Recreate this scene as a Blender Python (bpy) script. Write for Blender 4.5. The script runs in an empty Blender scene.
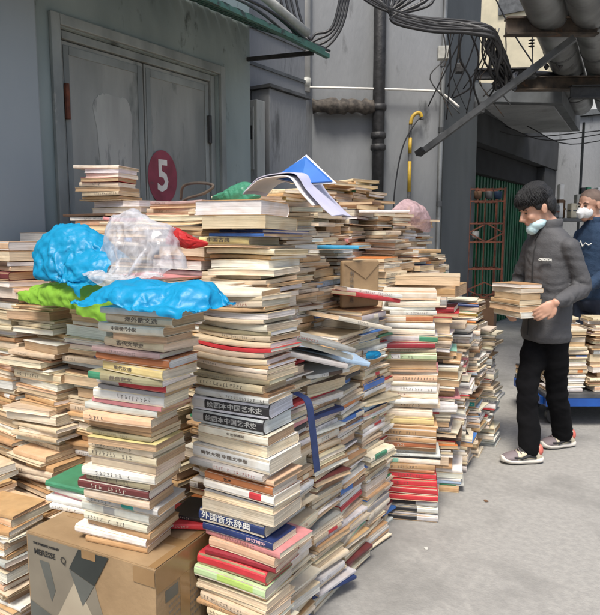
import bpy, bmesh, math, random
import numpy as np
from mathutils import Vector, Matrix, noise, Euler
R = math.radians
random.seed(7)
S = bpy.context.scene
COL = S.collection

# ------------------------------------------------------------------ camera, sky, sun, exposure
cam = bpy.data.objects.new('camera', bpy.data.cameras.new('camera'))
COL.objects.link(cam)
cam.location = (0, 0, 1.45)
cam.rotation_euler = (R(90 - 7.1), 0, R(34))
cam.data.sensor_fit = 'HORIZONTAL'; cam.data.sensor_width = 36; cam.data.lens = 37.2
cam.data.clip_start = .05; cam.data.clip_end = 500
S.camera = cam
W = bpy.data.worlds.new('World'); S.world = W; W.use_nodes = True
nt = W.node_tree; bg = nt.nodes['Background']
sky = nt.nodes.new('ShaderNodeTexSky'); sky.sky_type = 'NISHITA'; sky.sun_disc = False
SUN_EL, SUN_AZ = 60, 162          # azimuth clockwise from +Y: the light comes from behind the photographer
sky.sun_elevation = R(SUN_EL); sky.sun_rotation = R(SUN_AZ); sky.air_density = 1.0; sky.dust_density = 3.5; sky.ozone_density = 1.0
nt.links.new(sky.outputs[0], bg.inputs[0]); bg.inputs[1].default_value = .095
sun = bpy.data.objects.new('sun', bpy.data.lights.new('sun', 'SUN')); COL.objects.link(sun)
sun.data.energy = 2.2; sun.data.angle = R(18); sun.data.color = (1, .95, .86)
sun.rotation_euler = (R(90 - SUN_EL), 0, R(180 - SUN_AZ))
S.view_settings.view_transform = 'Standard'; S.view_settings.look = 'None'
S.view_settings.gamma = 1; S.view_settings.use_curve_mapping = False
S.view_settings.exposure = 0.98

# ------------------------------------------------------------------ materials
def srgb(h):
    h = h.lstrip('#'); v = [int(h[i:i+2], 16)/255 for i in (0, 2, 4)]
    return tuple(((c+.055)/1.055)**2.4 if c > .04045 else c/12.92 for c in v)
def mat(name, c1, c2=None, scale=6, stretch=(1, 1, 1), rough=.7, metal=0, bump=0, bscale=30, c3=None, s3=2.0, t3=.55, w3=.08, sub=None, detail=6):
    m = bpy.data.materials.new(name); m.use_nodes = True
    n = m.node_tree; b = n.nodes['Principled BSDF']
    b.inputs['Roughness'].default_value = rough; b.inputs['Metallic'].default_value = metal
    geo = n.nodes.new('ShaderNodeNewGeometry')
    mp = n.nodes.new('ShaderNodeMapping'); mp.inputs['Scale'].default_value = stretch
    n.links.new(geo.outputs['Position'], mp.inputs[0])
    if c2 is None: c2 = tuple(x*.8 for x in c1)
    nz = n.nodes.new('ShaderNodeTexNoise'); nz.inputs['Scale'].default_value = scale; nz.inputs['Detail'].default_value = detail
    n.links.new(mp.outputs[0], nz.inputs['Vector'])
    rp = n.nodes.new('ShaderNodeValToRGB'); rp.color_ramp.elements[0].position = .35; rp.color_ramp.elements[1].position = .65
    rp.color_ramp.elements[0].color = (*c2, 1); rp.color_ramp.elements[1].color = (*c1, 1)
    n.links.new(nz.outputs[0], rp.inputs[0]); out = rp.outputs[0]
    if c3 is not None:
        n3 = n.nodes.new('ShaderNodeTexNoise'); n3.inputs['Scale'].default_value = s3; n3.inputs['Detail'].default_value = 9; n3.inputs['Roughness'].default_value = .65
        n.links.new(mp.outputs[0], n3.inputs['Vector'])
        r3 = n.nodes.new('ShaderNodeValToRGB'); r3.color_ramp.elements[0].position = t3; r3.color_ramp.elements[1].position = t3+w3
        n.links.new(n3.outputs[0], r3.inputs[0])
        mx = n.nodes.new('ShaderNodeMix'); mx.data_type = 'RGBA'
        n.links.new(r3.outputs[0], mx.inputs[0]); n.links.new(out, mx.inputs[6]); mx.inputs[7].default_value = (*c3, 1)
        out = mx.outputs[2]
    n.links.new(out, b.inputs['Base Color'])
    if bump:
        bn = n.nodes.new('ShaderNodeTexNoise'); bn.inputs['Scale'].default_value = bscale; bn.inputs['Detail'].default_value = 6
        n.links.new(mp.outputs[0], bn.inputs['Vector'])
        bp = n.nodes.new('ShaderNodeBump'); bp.inputs['Strength'].default_value = bump; bp.inputs['Distance'].default_value = .02
        n.links.new(bn.outputs[0], bp.inputs['Height']); n.links.new(bp.outputs[0], b.inputs['Normal'])
    return m
def attr_mat(name, pages):
    m = bpy.data.materials.new(name); m.use_nodes = True
    n = m.node_tree; b = n.nodes['Principled BSDF']
    at = n.nodes.new('ShaderNodeAttribute'); at.attribute_name = 'Col'
    geo = n.nodes.new('ShaderNodeNewGeometry'); mp = n.nodes.new('ShaderNodeMapping')
    mp.inputs['Scale'].default_value = (5, 5, 420) if pages else (26, 26, 40)
    n.links.new(geo.outputs['Position'], mp.inputs[0])
    nz = n.nodes.new('ShaderNodeTexNoise'); nz.inputs['Scale'].default_value = 1.0; nz.inputs['Detail'].default_value = 4
    n.links.new(mp.outputs[0], nz.inputs['Vector'])
    mr = n.nodes.new('ShaderNodeMapRange'); mr.inputs[1].default_value = .3; mr.inputs[2].default_value = .7
    mr.inputs[3].default_value = .62 if pages else .84; mr.inputs[4].default_value = 1.12 if pages else 1.06
    n.links.new(nz.outputs[0], mr.inputs[0])
    mx = n.nodes.new('ShaderNodeMix'); mx.data_type = 'RGBA'; mx.blend_type = 'MULTIPLY'; mx.inputs[0].default_value = 1
    n.links.new(at.outputs['Color'], mx.inputs[6]); n.links.new(mr.outputs[0], mx.inputs[7])
    out = mx.outputs[2]
    # foxing and dirt in patches
    n2 = n.nodes.new('ShaderNodeTexNoise'); n2.inputs['Scale'].default_value = 14; n2.inputs['Detail'].default_value = 8
    n.links.new(geo.outputs['Position'], n2.inputs['Vector'])
    r2 = n.nodes.new('ShaderNodeMapRange'); r2.inputs[1].default_value = .5; r2.inputs[2].default_value = .8; r2.inputs[3].default_value = 0; r2.inputs[4].default_value = .5
    n.links.new(n2.outputs[0], r2.inputs[0])
    m2 = n.nodes.new('ShaderNodeMix'); m2.data_type = 'RGBA'; m2.blend_type = 'MULTIPLY'
    n.links.new(r2.outputs[0], m2.inputs[0]); n.links.new(out, m2.inputs[6]); m2.inputs[7].default_value = (.72, .56, .38, 1)
    n.links.new(m2.outputs[2], b.inputs['Base Color'])
    b.inputs['Roughness'].default_value = .85 if pages else .48
    if pages:
        bp = n.nodes.new('ShaderNodeBump'); bp.inputs['Strength'].default_value = .35; bp.inputs['Distance'].default_value = .003
        n.links.new(nz.outputs[0], bp.inputs['Height']); n.links.new(bp.outputs[0], b.inputs['Normal'])
    return m
M = {}
M['cover'] = attr_mat('book_cover', False); M['pages'] = attr_mat('book_pages', True)
M['ground'] = mat('concrete_ground', (.315, .306, .285), (.262, .255, .24), 34, rough=.92, bump=.22, bscale=90, c3=(.205, .20, .187), s3=1.1, t3=.50, w3=.12, detail=12)
M['facade'] = mat('grey_paint', (.255, .31, .31), (.175, .222, .225), 2.2, (1, 1, .45), rough=.6, bump=.2, bscale=14, c3=(.085, .105, .105), s3=5, t3=.59, w3=.06, detail=10)
M['facade_left'] = mat('pale_grey_wall', (.30, .34, .36), (.25, .29, .315), 1.2, (1, 1, .4), rough=.6, bump=.08, bscale=14)  # paler tone than the facade next to it
M['door'] = mat('door_paint', (.29, .305, .29), (.165, .18, .175), 4.5, (1, 1, .25), rough=.5, bump=.15, bscale=18, c3=(.10, .115, .11), s3=6, t3=.58, w3=.12)
M['door_frame'] = mat('door_frame_paint', (.27, .30, .295), (.15, .17, .17), 5, (1, 1, .4), rough=.55, c3=(.25, .26, .25), s3=6, t3=.62, w3=.04)
M['scrape'] = mat('scraped_primer', (.37, .39, .375), (.28, .295, .285), 9, (1, 1, .2), rough=.7, c3=(.20, .215, .21), s3=12, t3=.56, w3=.08)
M['backwall'] = mat('grey_render', (.225, .235, .248), (.17, .18, .19), 1.6, (1, 1, .3), rough=.8, bump=.3, bscale=30, c3=(.085, .09, .095), s3=4, t3=.58, w3=.10, detail=10)
M['pilaster'] = mat('blue_grey_render', (.075, .085, .092), (.055, .063, .068), 2, (1, 1, .3), rough=.8, bump=.1)
M['rust'] = mat('rusty_iron', (.19, .06, .032), (.08, .03, .02), 18, rough=.85, bump=.3)
M['rust_dark'] = mat('dark_rusty_steel', (.10, .075, .055), (.035, .028, .024), 10, rough=.7, c3=(.16, .08, .04), s3=6, t3=.58)
M['crimson'] = mat('crimson_enamel', (.27, .045, .075), (.19, .03, .05), 9, rough=.55, c3=(.12, .05, .06), s3=14, t3=.60, w3=.06)
M['white'] = mat('white_paint', (.72, .71, .68), (.55, .54, .5), 5, rough=.55)
M['offwhite'] = mat('grimy_white_plastic', (.52, .52, .48), (.33, .33, .30), 9, rough=.5)
M['teal'] = mat('green_corroded_sheet', (.045, .15, .115), (.03, .07, .06), 9, rough=.5, c3=(.02, .028, .026), s3=9, t3=.5, w3=.1)
M['black_iron'] = mat('black_iron', (.028, .028, .03), (.012, .012, .013), 14, rough=.55, bump=.25)
M['rubber'] = mat('black_cable', (.022, .023, .026), (.012, .012, .014), 20, rough=.45)
M['cable_grey'] = mat('grey_cable', (.14, .14, .14), (.06, .06, .06), 20, rough=.5)
M['foil'] = mat('dusty_wrap', (.10, .085, .07), (.03, .026, .023), 22, rough=.8, bump=.35, bscale=25)
M['galv'] = mat('galvanised_steel', (.30, .31, .31), (.17, .175, .175), 4, (1, 1, .5), rough=.42, metal=.55, c3=(.10, .10, .10), s3=3, t3=.55, w3=.12)
M['steel'] = mat('grey_steel', (.12, .125, .13), (.065, .068, .07), 8, rough=.55, metal=.3)
M['yellow'] = mat('yellow_paint', (.55, .36, .03), (.42, .27, .03), 12, rough=.5)
M['slab'] = mat('concrete_slab', (.30, .31, .32), (.22, .23, .235), 3, rough=.85, bump=.2, c3=(.14, .14, .14), s3=2.5, t3=.6, w3=.1)
M['slab_edge'] = mat('dark_slab_edge', (.11, .12, .127), (.07, .077, .082), 6, rough=.8)
M['shutter'] = mat('green_shutter', (.012, .12, .055), (.006, .05, .026), 5, rough=.5)
M['shade_wall'] = mat('shade_dark_wall', (.035, .038, .042), (.02, .022, .024), 3, rough=.9)  # shade under the canopy, put into the wall colour
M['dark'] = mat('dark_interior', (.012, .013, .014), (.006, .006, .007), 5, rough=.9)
M['cream_tile'] = mat('cream_facade', (.56, .50, .36), (.44, .40, .29), 3, rough=.7)
M['pale_tile'] = mat('pale_facade', (.55, .57, .57), (.42, .43, .43), 3, rough=.7)
M['card'] = mat('cardboard', (.32, .215, .115), (.245, .16, .082), 7, rough=.75, bump=.12, bscale=40, detail=10, c3=(.28, .18, .09), s3=5, t3=.6, w3=.12)
M['card_dark'] = mat('old_cardboard', (.155, .085, .045), (.10, .055, .03), 6, rough=.8)
M['print_dark'] = mat('dark_print', (.022, .028, .026), (.016, .02, .019), 9, rough=.45)
M['print_mid'] = mat('grey_print', (.095, .10, .09), (.075, .078, .07), 9, rough=.45)
M['print_grey'] = mat('pale_grey_print', (.19, .165, .125), (.16, .138, .105), 9, rough=.4)
M['print_pale'] = mat('pale_buff_print', (.36, .31, .23), (.32, .27, .2), 9, rough=.4)
M['ink'] = mat('black_ink', (.02, .02, .02), rough=.6)
M['ink_soft'] = mat('faded_ink', (.16, .13, .10), rough=.6)
M['white_ink'] = mat('white_ink', (.72, .72, .68), rough=.6)
M['pink_ink'] = mat('pale_pink_ink', (.70, .45, .48), rough=.6)
M['skin'] = mat('skin', (.52, .30, .21), (.46, .25, .17), 12, rough=.5, bump=.05)
M['hair'] = mat('black_hair', (.006, .006, .007), (.003, .003, .004), 60, (1, 1, .25), rough=.6, bump=.6, bscale=160)
M['jacket'] = mat('grey_jacket_cloth', (.072, .072, .077), (.056, .056, .060), 5, rough=.75, bump=.15, bscale=120)
M['jacket_dark'] = mat('jacket_seam', (.015, .015, .016), rough=.8)
M['shirt'] = mat('black_shirt', (.01, .01, .011), rough=.9)
M['trousers'] = mat('black_trousers', (.006, .006, .007), (.004, .004, .005), 8, rough=1)
M['trousers'].node_tree.nodes['Principled BSDF'].inputs['Specular IOR Level'].default_value = .15
M['mask'] = mat('pale_blue_mask', (.50, .68, .72), (.44, .61, .65), 20, rough=.8)
M['mask_white'] = mat('white_mask', (.76, .77, .77), (.7, .71, .71), 20, rough=.8)
M['navy'] = mat('navy_sweater', (.018, .045, .095), (.013, .034, .075), 14, rough=.85, bump=.2, bscale=90)
M['denim'] = mat('blue_trousers', (.02, .03, .055), rough=.85)
M['cart_blue'] = mat('blue_cart_paint', (.012, .085, .36), (.01, .06, .27), 6, rough=.4)
M['shoe_cream'] = mat('shoe_cream', (.60, .54, .40), (.5, .44, .32), 20, rough=.6)
M['shoe_dark'] = mat('shoe_dark', (.02, .02, .022), rough=.7)
M['shoe_grey'] = mat('shoe_mauve_grey', (.22, .18, .19), rough=.7)
M['shoe_sole'] = mat('shoe_sole', (.66, .62, .56), rough=.6)
M['shoe_coral'] = mat('shoe_coral', (.65, .16, .12), rough=.6)
M['pagewhite'] = mat('paper_white', (.74, .73, .72), (.66, .66, .68), 8, rough=.7)
M['lavender'] = mat('lavender_paper', (.56, .55, .66), (.48, .47, .60), 8, rough=.5)
M['blue_cover'] = mat('royal_blue_cover', (.03, .12, .42), (.05, .17, .50), 6, rough=.35)
M['navy_strap'] = mat('navy_webbing', (.03, .05, .15), (.022, .038, .11), 30, rough=.8)
M['eye'] = mat('eye_dark', (.02, .015, .012), rough=.2)
M['brow'] = mat('brow', (.015, .012, .01), rough=.9)
M['lip'] = mat('lip', (.40, .17, .14), rough=.5)
def plastic(name, col, alpha=1.0, rough=.42, trans=.35):
    m = bpy.data.materials.new(name); m.use_nodes = True
    n = m.node_tree; b = n.nodes['Principled BSDF']
    b.inputs['Base Color'].default_value = (*col, 1); b.inputs['Roughness'].default_value = rough
    nz = n.nodes.new('ShaderNodeTexNoise'); nz.inputs['Scale'].default_value = 30; nz.inputs['Detail'].default_value = 5
    nz.inputs['Distortion'].default_value = 1.2
    geo = n.nodes.new('ShaderNodeNewGeometry'); n.links.new(geo.outputs['Position'], nz.inputs['Vector'])
    bp = n.nodes.new('ShaderNodeBump'); bp.inputs['Strength'].default_value = .35; bp.inputs['Distance'].default_value = .006
    n.links.new(nz.outputs[0], bp.inputs['Height']); n.links.new(bp.outputs[0], b.inputs['Normal'])
    tl = n.nodes.new('ShaderNodeBsdfTranslucent'); tl.inputs[0].default_value = (*col, 1)
    mx = n.nodes.new('ShaderNodeMixShader'); mx.inputs[0].default_value = trans
    n.links.new(b.outputs[0], mx.inputs[1]); n.links.new(tl.outputs[0], mx.inputs[2]); last = mx.outputs[0]
    if alpha < 1:
        tr = n.nodes.new('ShaderNodeBsdfTransparent'); m2 = n.nodes.new('ShaderNodeMixShader')
        rr = n.nodes.new('ShaderNodeMapRange'); rr.inputs[1].default_value = .35; rr.inputs[2].default_value = .65
        rr.inputs[3].default_value = alpha-.12; rr.inputs[4].default_value = min(1, alpha+.12)
        n.links.new(nz.outputs[0], rr.inputs[0]); n.links.new(rr.outputs[0], m2.inputs[0])
        n.links.new(tr.outputs[0], m2.inputs[1]); n.links.new(last, m2.inputs[2]); last = m2.outputs[0]
    n.links.new(last, n.nodes['Material Output'].inputs['Surface'])
    return m
M['bag_blue'] = plastic('blue_plastic_bag', (.01, .33, .62))
M['bag_green'] = plastic('lime_plastic_bag', (.28, .56, .06))
M['bag_clear'] = plastic('clear_plastic_bag', (.70, .72, .78), .55, .15, .3)
M['bag_red'] = plastic('red_plastic_wrap', (.55, .03, .03), 1)
M['bag_pink'] = plastic('pink_clear_bag', (.72, .52, .55), .6, .25, .3)
M['bag_dkgreen'] = plastic('green_bag', (.08, .32, .2), 1)

# ------------------------------------------------------------------ object helpers
def link(o, parent=None):
    COL.objects.link(o)
    if parent is not None: o.parent = parent
    return o
def tag(o, label=None, cat=None, group=None, kind=None):
    if label: o['label'] = label
    if cat: o['category'] = cat
    if group: o['group'] = group
    if kind: o['kind'] = kind
    return o
def empty(name, loc, label, cat, group=None, rz=0):
    o = bpy.data.objects.new(name, None); o.location = loc; o.rotation_euler.z = rz; o.empty_display_size = .1
    link(o); return tag(o, label, cat, group)
def obj(name, verts, faces, m, parent=None, smooth=False, world=False):
    """world=True: verts are given in world space although the object has a parent"""
    me = bpy.data.meshes.new(name)
    if world and parent is not None:
        inv = (Matrix.Translation(parent.location) @ parent.rotation_euler.to_matrix().to_4x4()).inverted()
        verts = [inv @ Vector(v) for v in verts]
    me.from_pydata([tuple(v) for v in verts], [], faces); me.materials.append(m)
    bm = bmesh.new(); bm.from_mesh(me); bmesh.ops.recalc_face_normals(bm, faces=bm.faces); bm.to_mesh(me); bm.free()
    if smooth: me.polygons.foreach_set('use_smooth', [True]*len(me.polygons))
    o = bpy.data.objects.new(name, me); return link(o, parent)
class MB:
    def __init__(s): s.v = []; s.f = []
    def add(s, v, f):
        k = len(s.v); s.v += [tuple(x) for x in v]; s.f += [tuple(i+k for i in q) for q in f]; return s
    def box(s, a, b, rz=0, c=None, bevel=0):
        x0, y0, z0 = a; x1, y1, z1 = b
        v = [(x0, y0, z0), (x1, y0, z0), (x1, y1, z0), (x0, y1, z0), (x0, y0, z1), (x1, y0, z1), (x1, y1, z1), (x0, y1, z1)]
        if rz:
            c = c or ((x0+x1)/2, (y0+y1)/2); cs, sn = math.cos(rz), math.sin(rz)
            v = [(c[0]+(x-c[0])*cs-(y-c[1])*sn, c[1]+(x-c[0])*sn+(y-c[1])*cs, z) for x, y, z in v]
        return s.add(v, [(0, 3, 2, 1), (4, 5, 6, 7), (0, 1, 5, 4), (1, 2, 6, 5), (2, 3, 7, 6), (3, 0, 4, 7)])
    def bar(s, p, q, w, h=None, up=(0, 0, 1)):
        p = Vector(p); q = Vector(q); h = h or w; d = (q-p).normalized(); u = Vector(up)
        if abs(d.dot(u)) > .98: u = Vector((1, 0, 0))
        r = d.cross(u).normalized(); u = r.cross(d)
        v = [c+r*a*w/2+u*b*h/2 for c in (p, q) for a, b in ((-1, -1), (1, -1), (1, 1), (-1, 1))]
        return s.add(v, [(0, 3, 2, 1), (4, 5, 6, 7), (0, 1, 5, 4), (1, 2, 6, 5), (2, 3, 7, 6), (3, 0, 4, 7)])
    def tube(s, pts, r, n=10, cap=True):
        pts = [Vector(p) for p in pts]; m = len(pts); rr = r if isinstance(r, (list, tuple)) else [r]*m
        prev = None; vs = []
        for i, p in enumerate(pts):
            d = (pts[min(i+1, m-1)]-pts[max(i-1, 0)]).normalized()
            u = prev if prev is not None else (Vector((0, 0, 1)) if abs(d.z) < .9 else Vector((1, 0, 0)))
            u = (u-d*u.dot(d)).normalized(); w = d.cross(u); prev = u
            a = rr[i]; a = a if isinstance(a, (list, tuple)) else (a, a)
            vs += [p+u*math.cos(2*math.pi*k/n)*a[0]+w*math.sin(2*math.pi*k/n)*a[1] for k in range(n)]
        fs = [(i*n+k, i*n+(k+1) % n, (i+1)*n+(k+1) % n, (i+1)*n+k) for i in range(m-1) for k in range(n)]
        if cap: fs += [tuple(range(n))[::-1], tuple(range((m-1)*n, m*n))]
        return s.add(vs, fs)
    def ell(s, c, r, rot=None, nu=16, nv=10):
        c = Vector(c); vs = [Vector((0, 0, r[2]))]
        for j in range(1, nv):
            t = math.pi*j/nv
            vs += [Vector((r[0]*math.sin(t)*math.cos(2*math.pi*k/nu), r[1]*math.sin(t)*math.sin(2*math.pi*k/nu), r[2]*math.cos(t))) for k in range(nu)]
        vs.append(Vector((0, 0, -r[2])))
        if rot is not None: vs = [rot @ v for v in vs]
        vs = [v+c for v in vs]
        fs = [(0, 1+k, 1+(k+1) % nu) for k in range(nu)]
        fs += [(1+j*nu+k, 1+(j+1)*nu+k, 1+(j+1)*nu+(k+1) % nu, 1+j*nu+(k+1) % nu) for j in range(nv-2) for k in range(nu)]
        b = 1+(nv-2)*nu; L = len(vs)-1
        fs += [(b+k, L, b+(k+1) % nu) for k in range(nu)]
        return s.add(vs, fs)
    def prism(s, poly, nrm, t):
        """flat polygon (world points) thickened by t along nrm"""
        nrm = Vector(nrm)*t; n = len(poly); a = [Vector(p) for p in poly]
        return s.add(a+[p+nrm for p in a], [tuple(range(n))[::-1], tuple(range(n, 2*n))]+[(i, (i+1) % n, (i+1) % n+n, i+n) for i in range(n)])
    def obj(s, name, m, parent=None, smooth=False, world=False): return obj(name, s.v, s.f, m, parent, smooth, world)
def spline(pts, k=6):
    pts = [Vector(p) for p in pts]; out = []
    P = [pts[0]*2-pts[1]]+pts+[pts[-1]*2-pts[-2]]
    for i in range(1, len(P)-2):
        a, b, c, d = P[i-1:i+3]
        for j in range(k):
            t = j/k
            out.append(.5*((2*b)+(c-a)*t+(2*a-5*b+4*c-d)*t*t+(3*b-a-3*c+d)*t**3))
    out.append(pts[-1]); return out
def bevel(o, w=.004, seg=2):
    m = o.modifiers.new('bevel', 'BEVEL'); m.width = w; m.segments = seg; m.limit_method = 'ANGLE'; return o
def text(name, s, size, m, parent, matrix, bold=0.0, sx=1.0, thick=.0006):
    cu = bpy.data.curves.new(name, 'FONT'); cu.body = s; cu.size = size; cu.extrude = thick; cu.align_x = 'CENTER'; cu.align_y = 'CENTER'; cu.offset = bold*size
    cu.resolution_u = 2
    t = bpy.data.objects.new(name, cu); COL.objects.link(t)
    dg = bpy.context.evaluated_depsgraph_get(); dg.update()
    me = bpy.data.meshes.new_from_object(t.evaluated_get(dg)); bpy.data.objects.remove(t)
    me.materials.clear(); me.materials.append(m); me.name = name
    me.transform(matrix @ Matrix.Diagonal((sx, 1, 1, 1)))
    o = bpy.data.objects.new(name, me); return link(o, parent)
def frame_m(origin, xdir, ydir):
    x = Vector(xdir).normalized(); y = Vector(ydir).normalized(); z = x.cross(y).normalized(); y = z.cross(x)
    m = Matrix((x, y, z)).transposed().to_4x4(); m.translation = Vector(origin); return m
def remesh(mb, voxel, smooth_it=4, fac=.5, disp=None):
    me = bpy.data.meshes.new('tmp'); me.from_pydata(mb.v, [], mb.f)
    bm = bmesh.new(); bm.from_mesh(me); bmesh.ops.recalc_face_normals(bm, faces=bm.faces); bm.to_mesh(me); bm.free()
    t = bpy.data.objects.new('tmp', me); COL.objects.link(t)
    r = t.modifiers.new('r', 'REMESH'); r.mode = 'VOXEL'; r.voxel_size = voxel; r.adaptivity = 0
    if smooth_it:
        q = t.modifiers.new('s', 'SMOOTH'); q.iterations = smooth_it; q.factor = fac
    dg = bpy.context.evaluated_depsgraph_get(); dg.update()
    out = bpy.data.meshes.new_from_object(t.evaluated_get(dg)); bpy.data.objects.remove(t)
    if disp:
        nv = len(out.vertices); nn = [tuple(v.normal) for v in out.vertices]
        for i, v in enumerate(out.vertices):
            v.co = v.co+Vector(nn[i])*disp(v.co)
    out.polygons.foreach_set('use_smooth', [True]*len(out.polygons))
    return out
def mesh_obj(name, me, m, parent=None):
    me.materials.clear(); me.materials.append(m); me.name = name
    return link(bpy.data.objects.new(name, me), parent)

# ------------------------------------------------------------------ setting: ground
mb = MB(); mb.add([(-60, -20, 0), (60, -20, 0), (60, 120, 0), (-60, 120, 0)], [(0, 1, 2, 3)])
tag(mb.obj('ground', M['ground']), kind='structure')

# ------------------------------------------------------------------ building with the double door
FX = -3.2
b = empty('building', (FX-2, 1.0, 0), 'blue-grey painted building with a double metal door numbered 5', 'building')
mb = MB(); mb.box((FX-4, -6, 0), (FX, 2.287, 5)); mb.box((FX-4, 2.287, 2.60), (FX, 3.645, 5)); mb.box((FX-4, 3.645, 0), (FX, 4.03, 5)); mb.box((FX-4, 2.287, 0), (FX-.12, 3.645, 2.60))
mb.obj('wall', M['facade'], b, world=True)
mb = MB(); mb.box((FX+.003, -6, 0), (FX+.05, 2.12, 5)); bevel(mb.obj('pilaster', M['facade_left'], b, world=True), .01)
mb = MB(); mb.box((FX+.003, 2.225, 0), (FX+.03, 2.285, 2.665)); mb.box((FX+.003, 3.65, 0), (FX+.03, 3.70, 2.665)); mb.box((FX+.003, 2.286, 2.605), (FX+.03, 3.649, 2.665))
mb.box((FX-.11, 2.289, 0), (FX-.03, 2.33, 2.597)); mb.box((FX-.11, 3.60, 0), (FX-.03, 3.643, 2.597)); mb.box((FX-.11, 2.332, 2.55), (FX-.03, 3.598, 2.597))
bevel(mb.obj('door_frame', M['door_frame'], b, world=True), .004)
for y0, y1, hy in ((2.335, 2.955, 2.35), (2.965, 3.597, 3.58)):
    mb = MB(); mb.box((FX-.105, y0, .05), (FX-.05, y1, 2.545)); d = bevel(mb.obj('door', M['door'], b, world=True), .004)
    mb = MB()
    for a, c in ((y0+.012, y0+.05), (y1-.05, y1-.012)): mb.box((FX-.049, a, .08), (FX-.044, c, 2.52))
    mb.box((FX-.049, y0+.052, 2.47), (FX-.044, y1-.052, 2.52)); bevel(mb.obj('stile', M['door_frame'], d, world=False), .002)
    for o in (d.children[-1],): o.data.transform(Matrix.Translation(-b.location))
    for hz in (2.2, .5):
        mb = MB(); mb.tube([(FX-.03, hy, hz-.10), (FX-.03, hy, hz+.10)], .016, 8)
        h = mb.obj('hinge', M['rust'] if hy < 3 else M['black_iron'], d); h.data.transform(Matrix.Translation(-b.location))
# scraped patch on the left leaf
random.seed(3)
pp = []
for k in range(90):
    a = 2*math.pi*k/90; w = .13*(1+.16*math.sin(3*a)+.07*math.sin(7*a+1)+.05*random.random()); hh = .40*(1+.1*math.cos(2*a)+.04*random.random())
    ca, sa = math.cos(a), math.sin(a)
    pp.append((FX-.0485, 2.70+w*math.copysign(abs(ca)**.55, ca), 1.98+hh*.85*math.copysign(abs(sa)**.5, sa)))
mb = MB(); mb.prism(pp, (1, 0, 0), .0012); mb.obj('scraped_patch', M['scrape'], b, world=True)
# number sign painted on the right leaf
cy, cz = 3.102, 1.815
mb = MB(); mb.prism([(FX-.042, cy+.136*math.cos(a*math.pi/24), cz+.184*math.sin(a*math.pi/24)) for a in range(48)], (1, 0, 0), .002)
sg = mb.obj('number_sign', M['crimson'], b, world=True)
text('numeral', '5', .30, M['white'], sg, Matrix.Translation(-b.location) @ frame_m((FX-.039, cy, cz), (0, 1, 0), (0, 0, 1)), bold=.02, sx=.78)
# corroded awning with bracket
aw = empty('awning', (FX, 3.0, 2.8), 'corroded green sheet awning edge over the numbered door', 'awning')
mb = MB()
for k in range(83):
    y = -1.0+k*.062
    dz = .012 if k % 2 else 0
    mb.bar((FX+.005, y, 3.05+dz), (FX+.62, y, 2.80+dz), .06, .008)
mb.obj('sheet', M['teal'], aw, world=True)
mb = MB(); mb.bar((FX+.63, -1.0, 2.785), (FX+.63, 4.13, 2.785), .025, .03); mb.bar((FX+.61, 3.5, 2.79), (FX+.64, 4.17, 2.755), .035, .03)
mb.obj('gutter', M['teal'], aw, world=True)
for y in (4.0, 2.2): mb = MB(); mb.bar((FX+.003, y, 2.79), (FX+.62, y, 2.745), .02, .03); mb.obj('bracket', M['black_iron'], aw, world=True)
lp = MB(); lp.tube([(FX+.52, 3.35, 3.06), (FX+.50, 4.1, 2.93)], .032, 12)
tag(lp.obj('lamp_tube', M['offwhite'], smooth=True), 'grimy off-white tube lamp lying on the green awning', 'lamp')
# cables lying along the awning
for k, (z, x, c) in enumerate(((2.90, .55, 'rubber'), (2.93, .44, 'cable_grey'), (2.87, .60, 'rubber'))):
    mb = MB(); mb.tube(spline([(FX+x, -.5, z+.12), (FX+x+.03, 1.2, z+.08), (FX+x-.05, 2.4, z+.03), (FX+x+.03, 3.4, z+.02), (FX+x-.02, 4.0, z-.04), (FX+x+.04, 4.2, z-.07)]), .011, 6)
    tag(mb.obj('cable', M[c], smooth=True), ('black cable nearest the lip of the green awning', 'grey cable lying beside the lamp tube on the awning', 'black cable drooping off the end of the green awning')[k], 'cable')

# ------------------------------------------------------------------ back wall
A = Vector((-3.72, 5.53)); B = Vector((-2.50, 6.35)); WD = (B-A).normalized(); WN = Vector((WD.y, -WD.x))   # WN towards camera
def wp(t, off, z):  # point on the back wall: t metres from A along it, off metres proud of it
    p = A+WD*t+WN*off; return (p.x, p.y, z)
bw = empty('wall', (-3.8, 5.6, 0), 'grey rendered back wall carrying the black soil pipe', 'wall')
mb = MB(); a0, b0 = A, B
mb.add([(a0.x, a0.y, 0), (b0.x, b0.y, 0), (b0.x-.6, b0.y+1.4, 0), (a0.x-.6, a0.y+1.4, 0), (a0.x, a0.y, 7), (b0.x, b0.y, 7), (b0.x-.6, b0.y+1.4, 7), (a0.x-.6, a0.y+1.4, 7)],
       [(0, 3, 2, 1), (4, 5, 6, 7), (0, 1, 5, 4), (1, 2, 6, 5), (2, 3, 7, 6), (3, 0, 4, 7)])
mb.obj('wall_face', M['backwall'], bw, world=True)
mb = MB(); mb.box((-5, 4.04, 0), (-3.62, 5.60, 7)); mb.obj('return_wall', M['backwall'], bw, world=True)
mb = MB()
for z in (2.93, 3.25): mb.box((-3.618, 4.05, z), (-3.605, 5.56, z+.03))
mb.obj('moulding', M['slab_edge'], bw, world=True)
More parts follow.
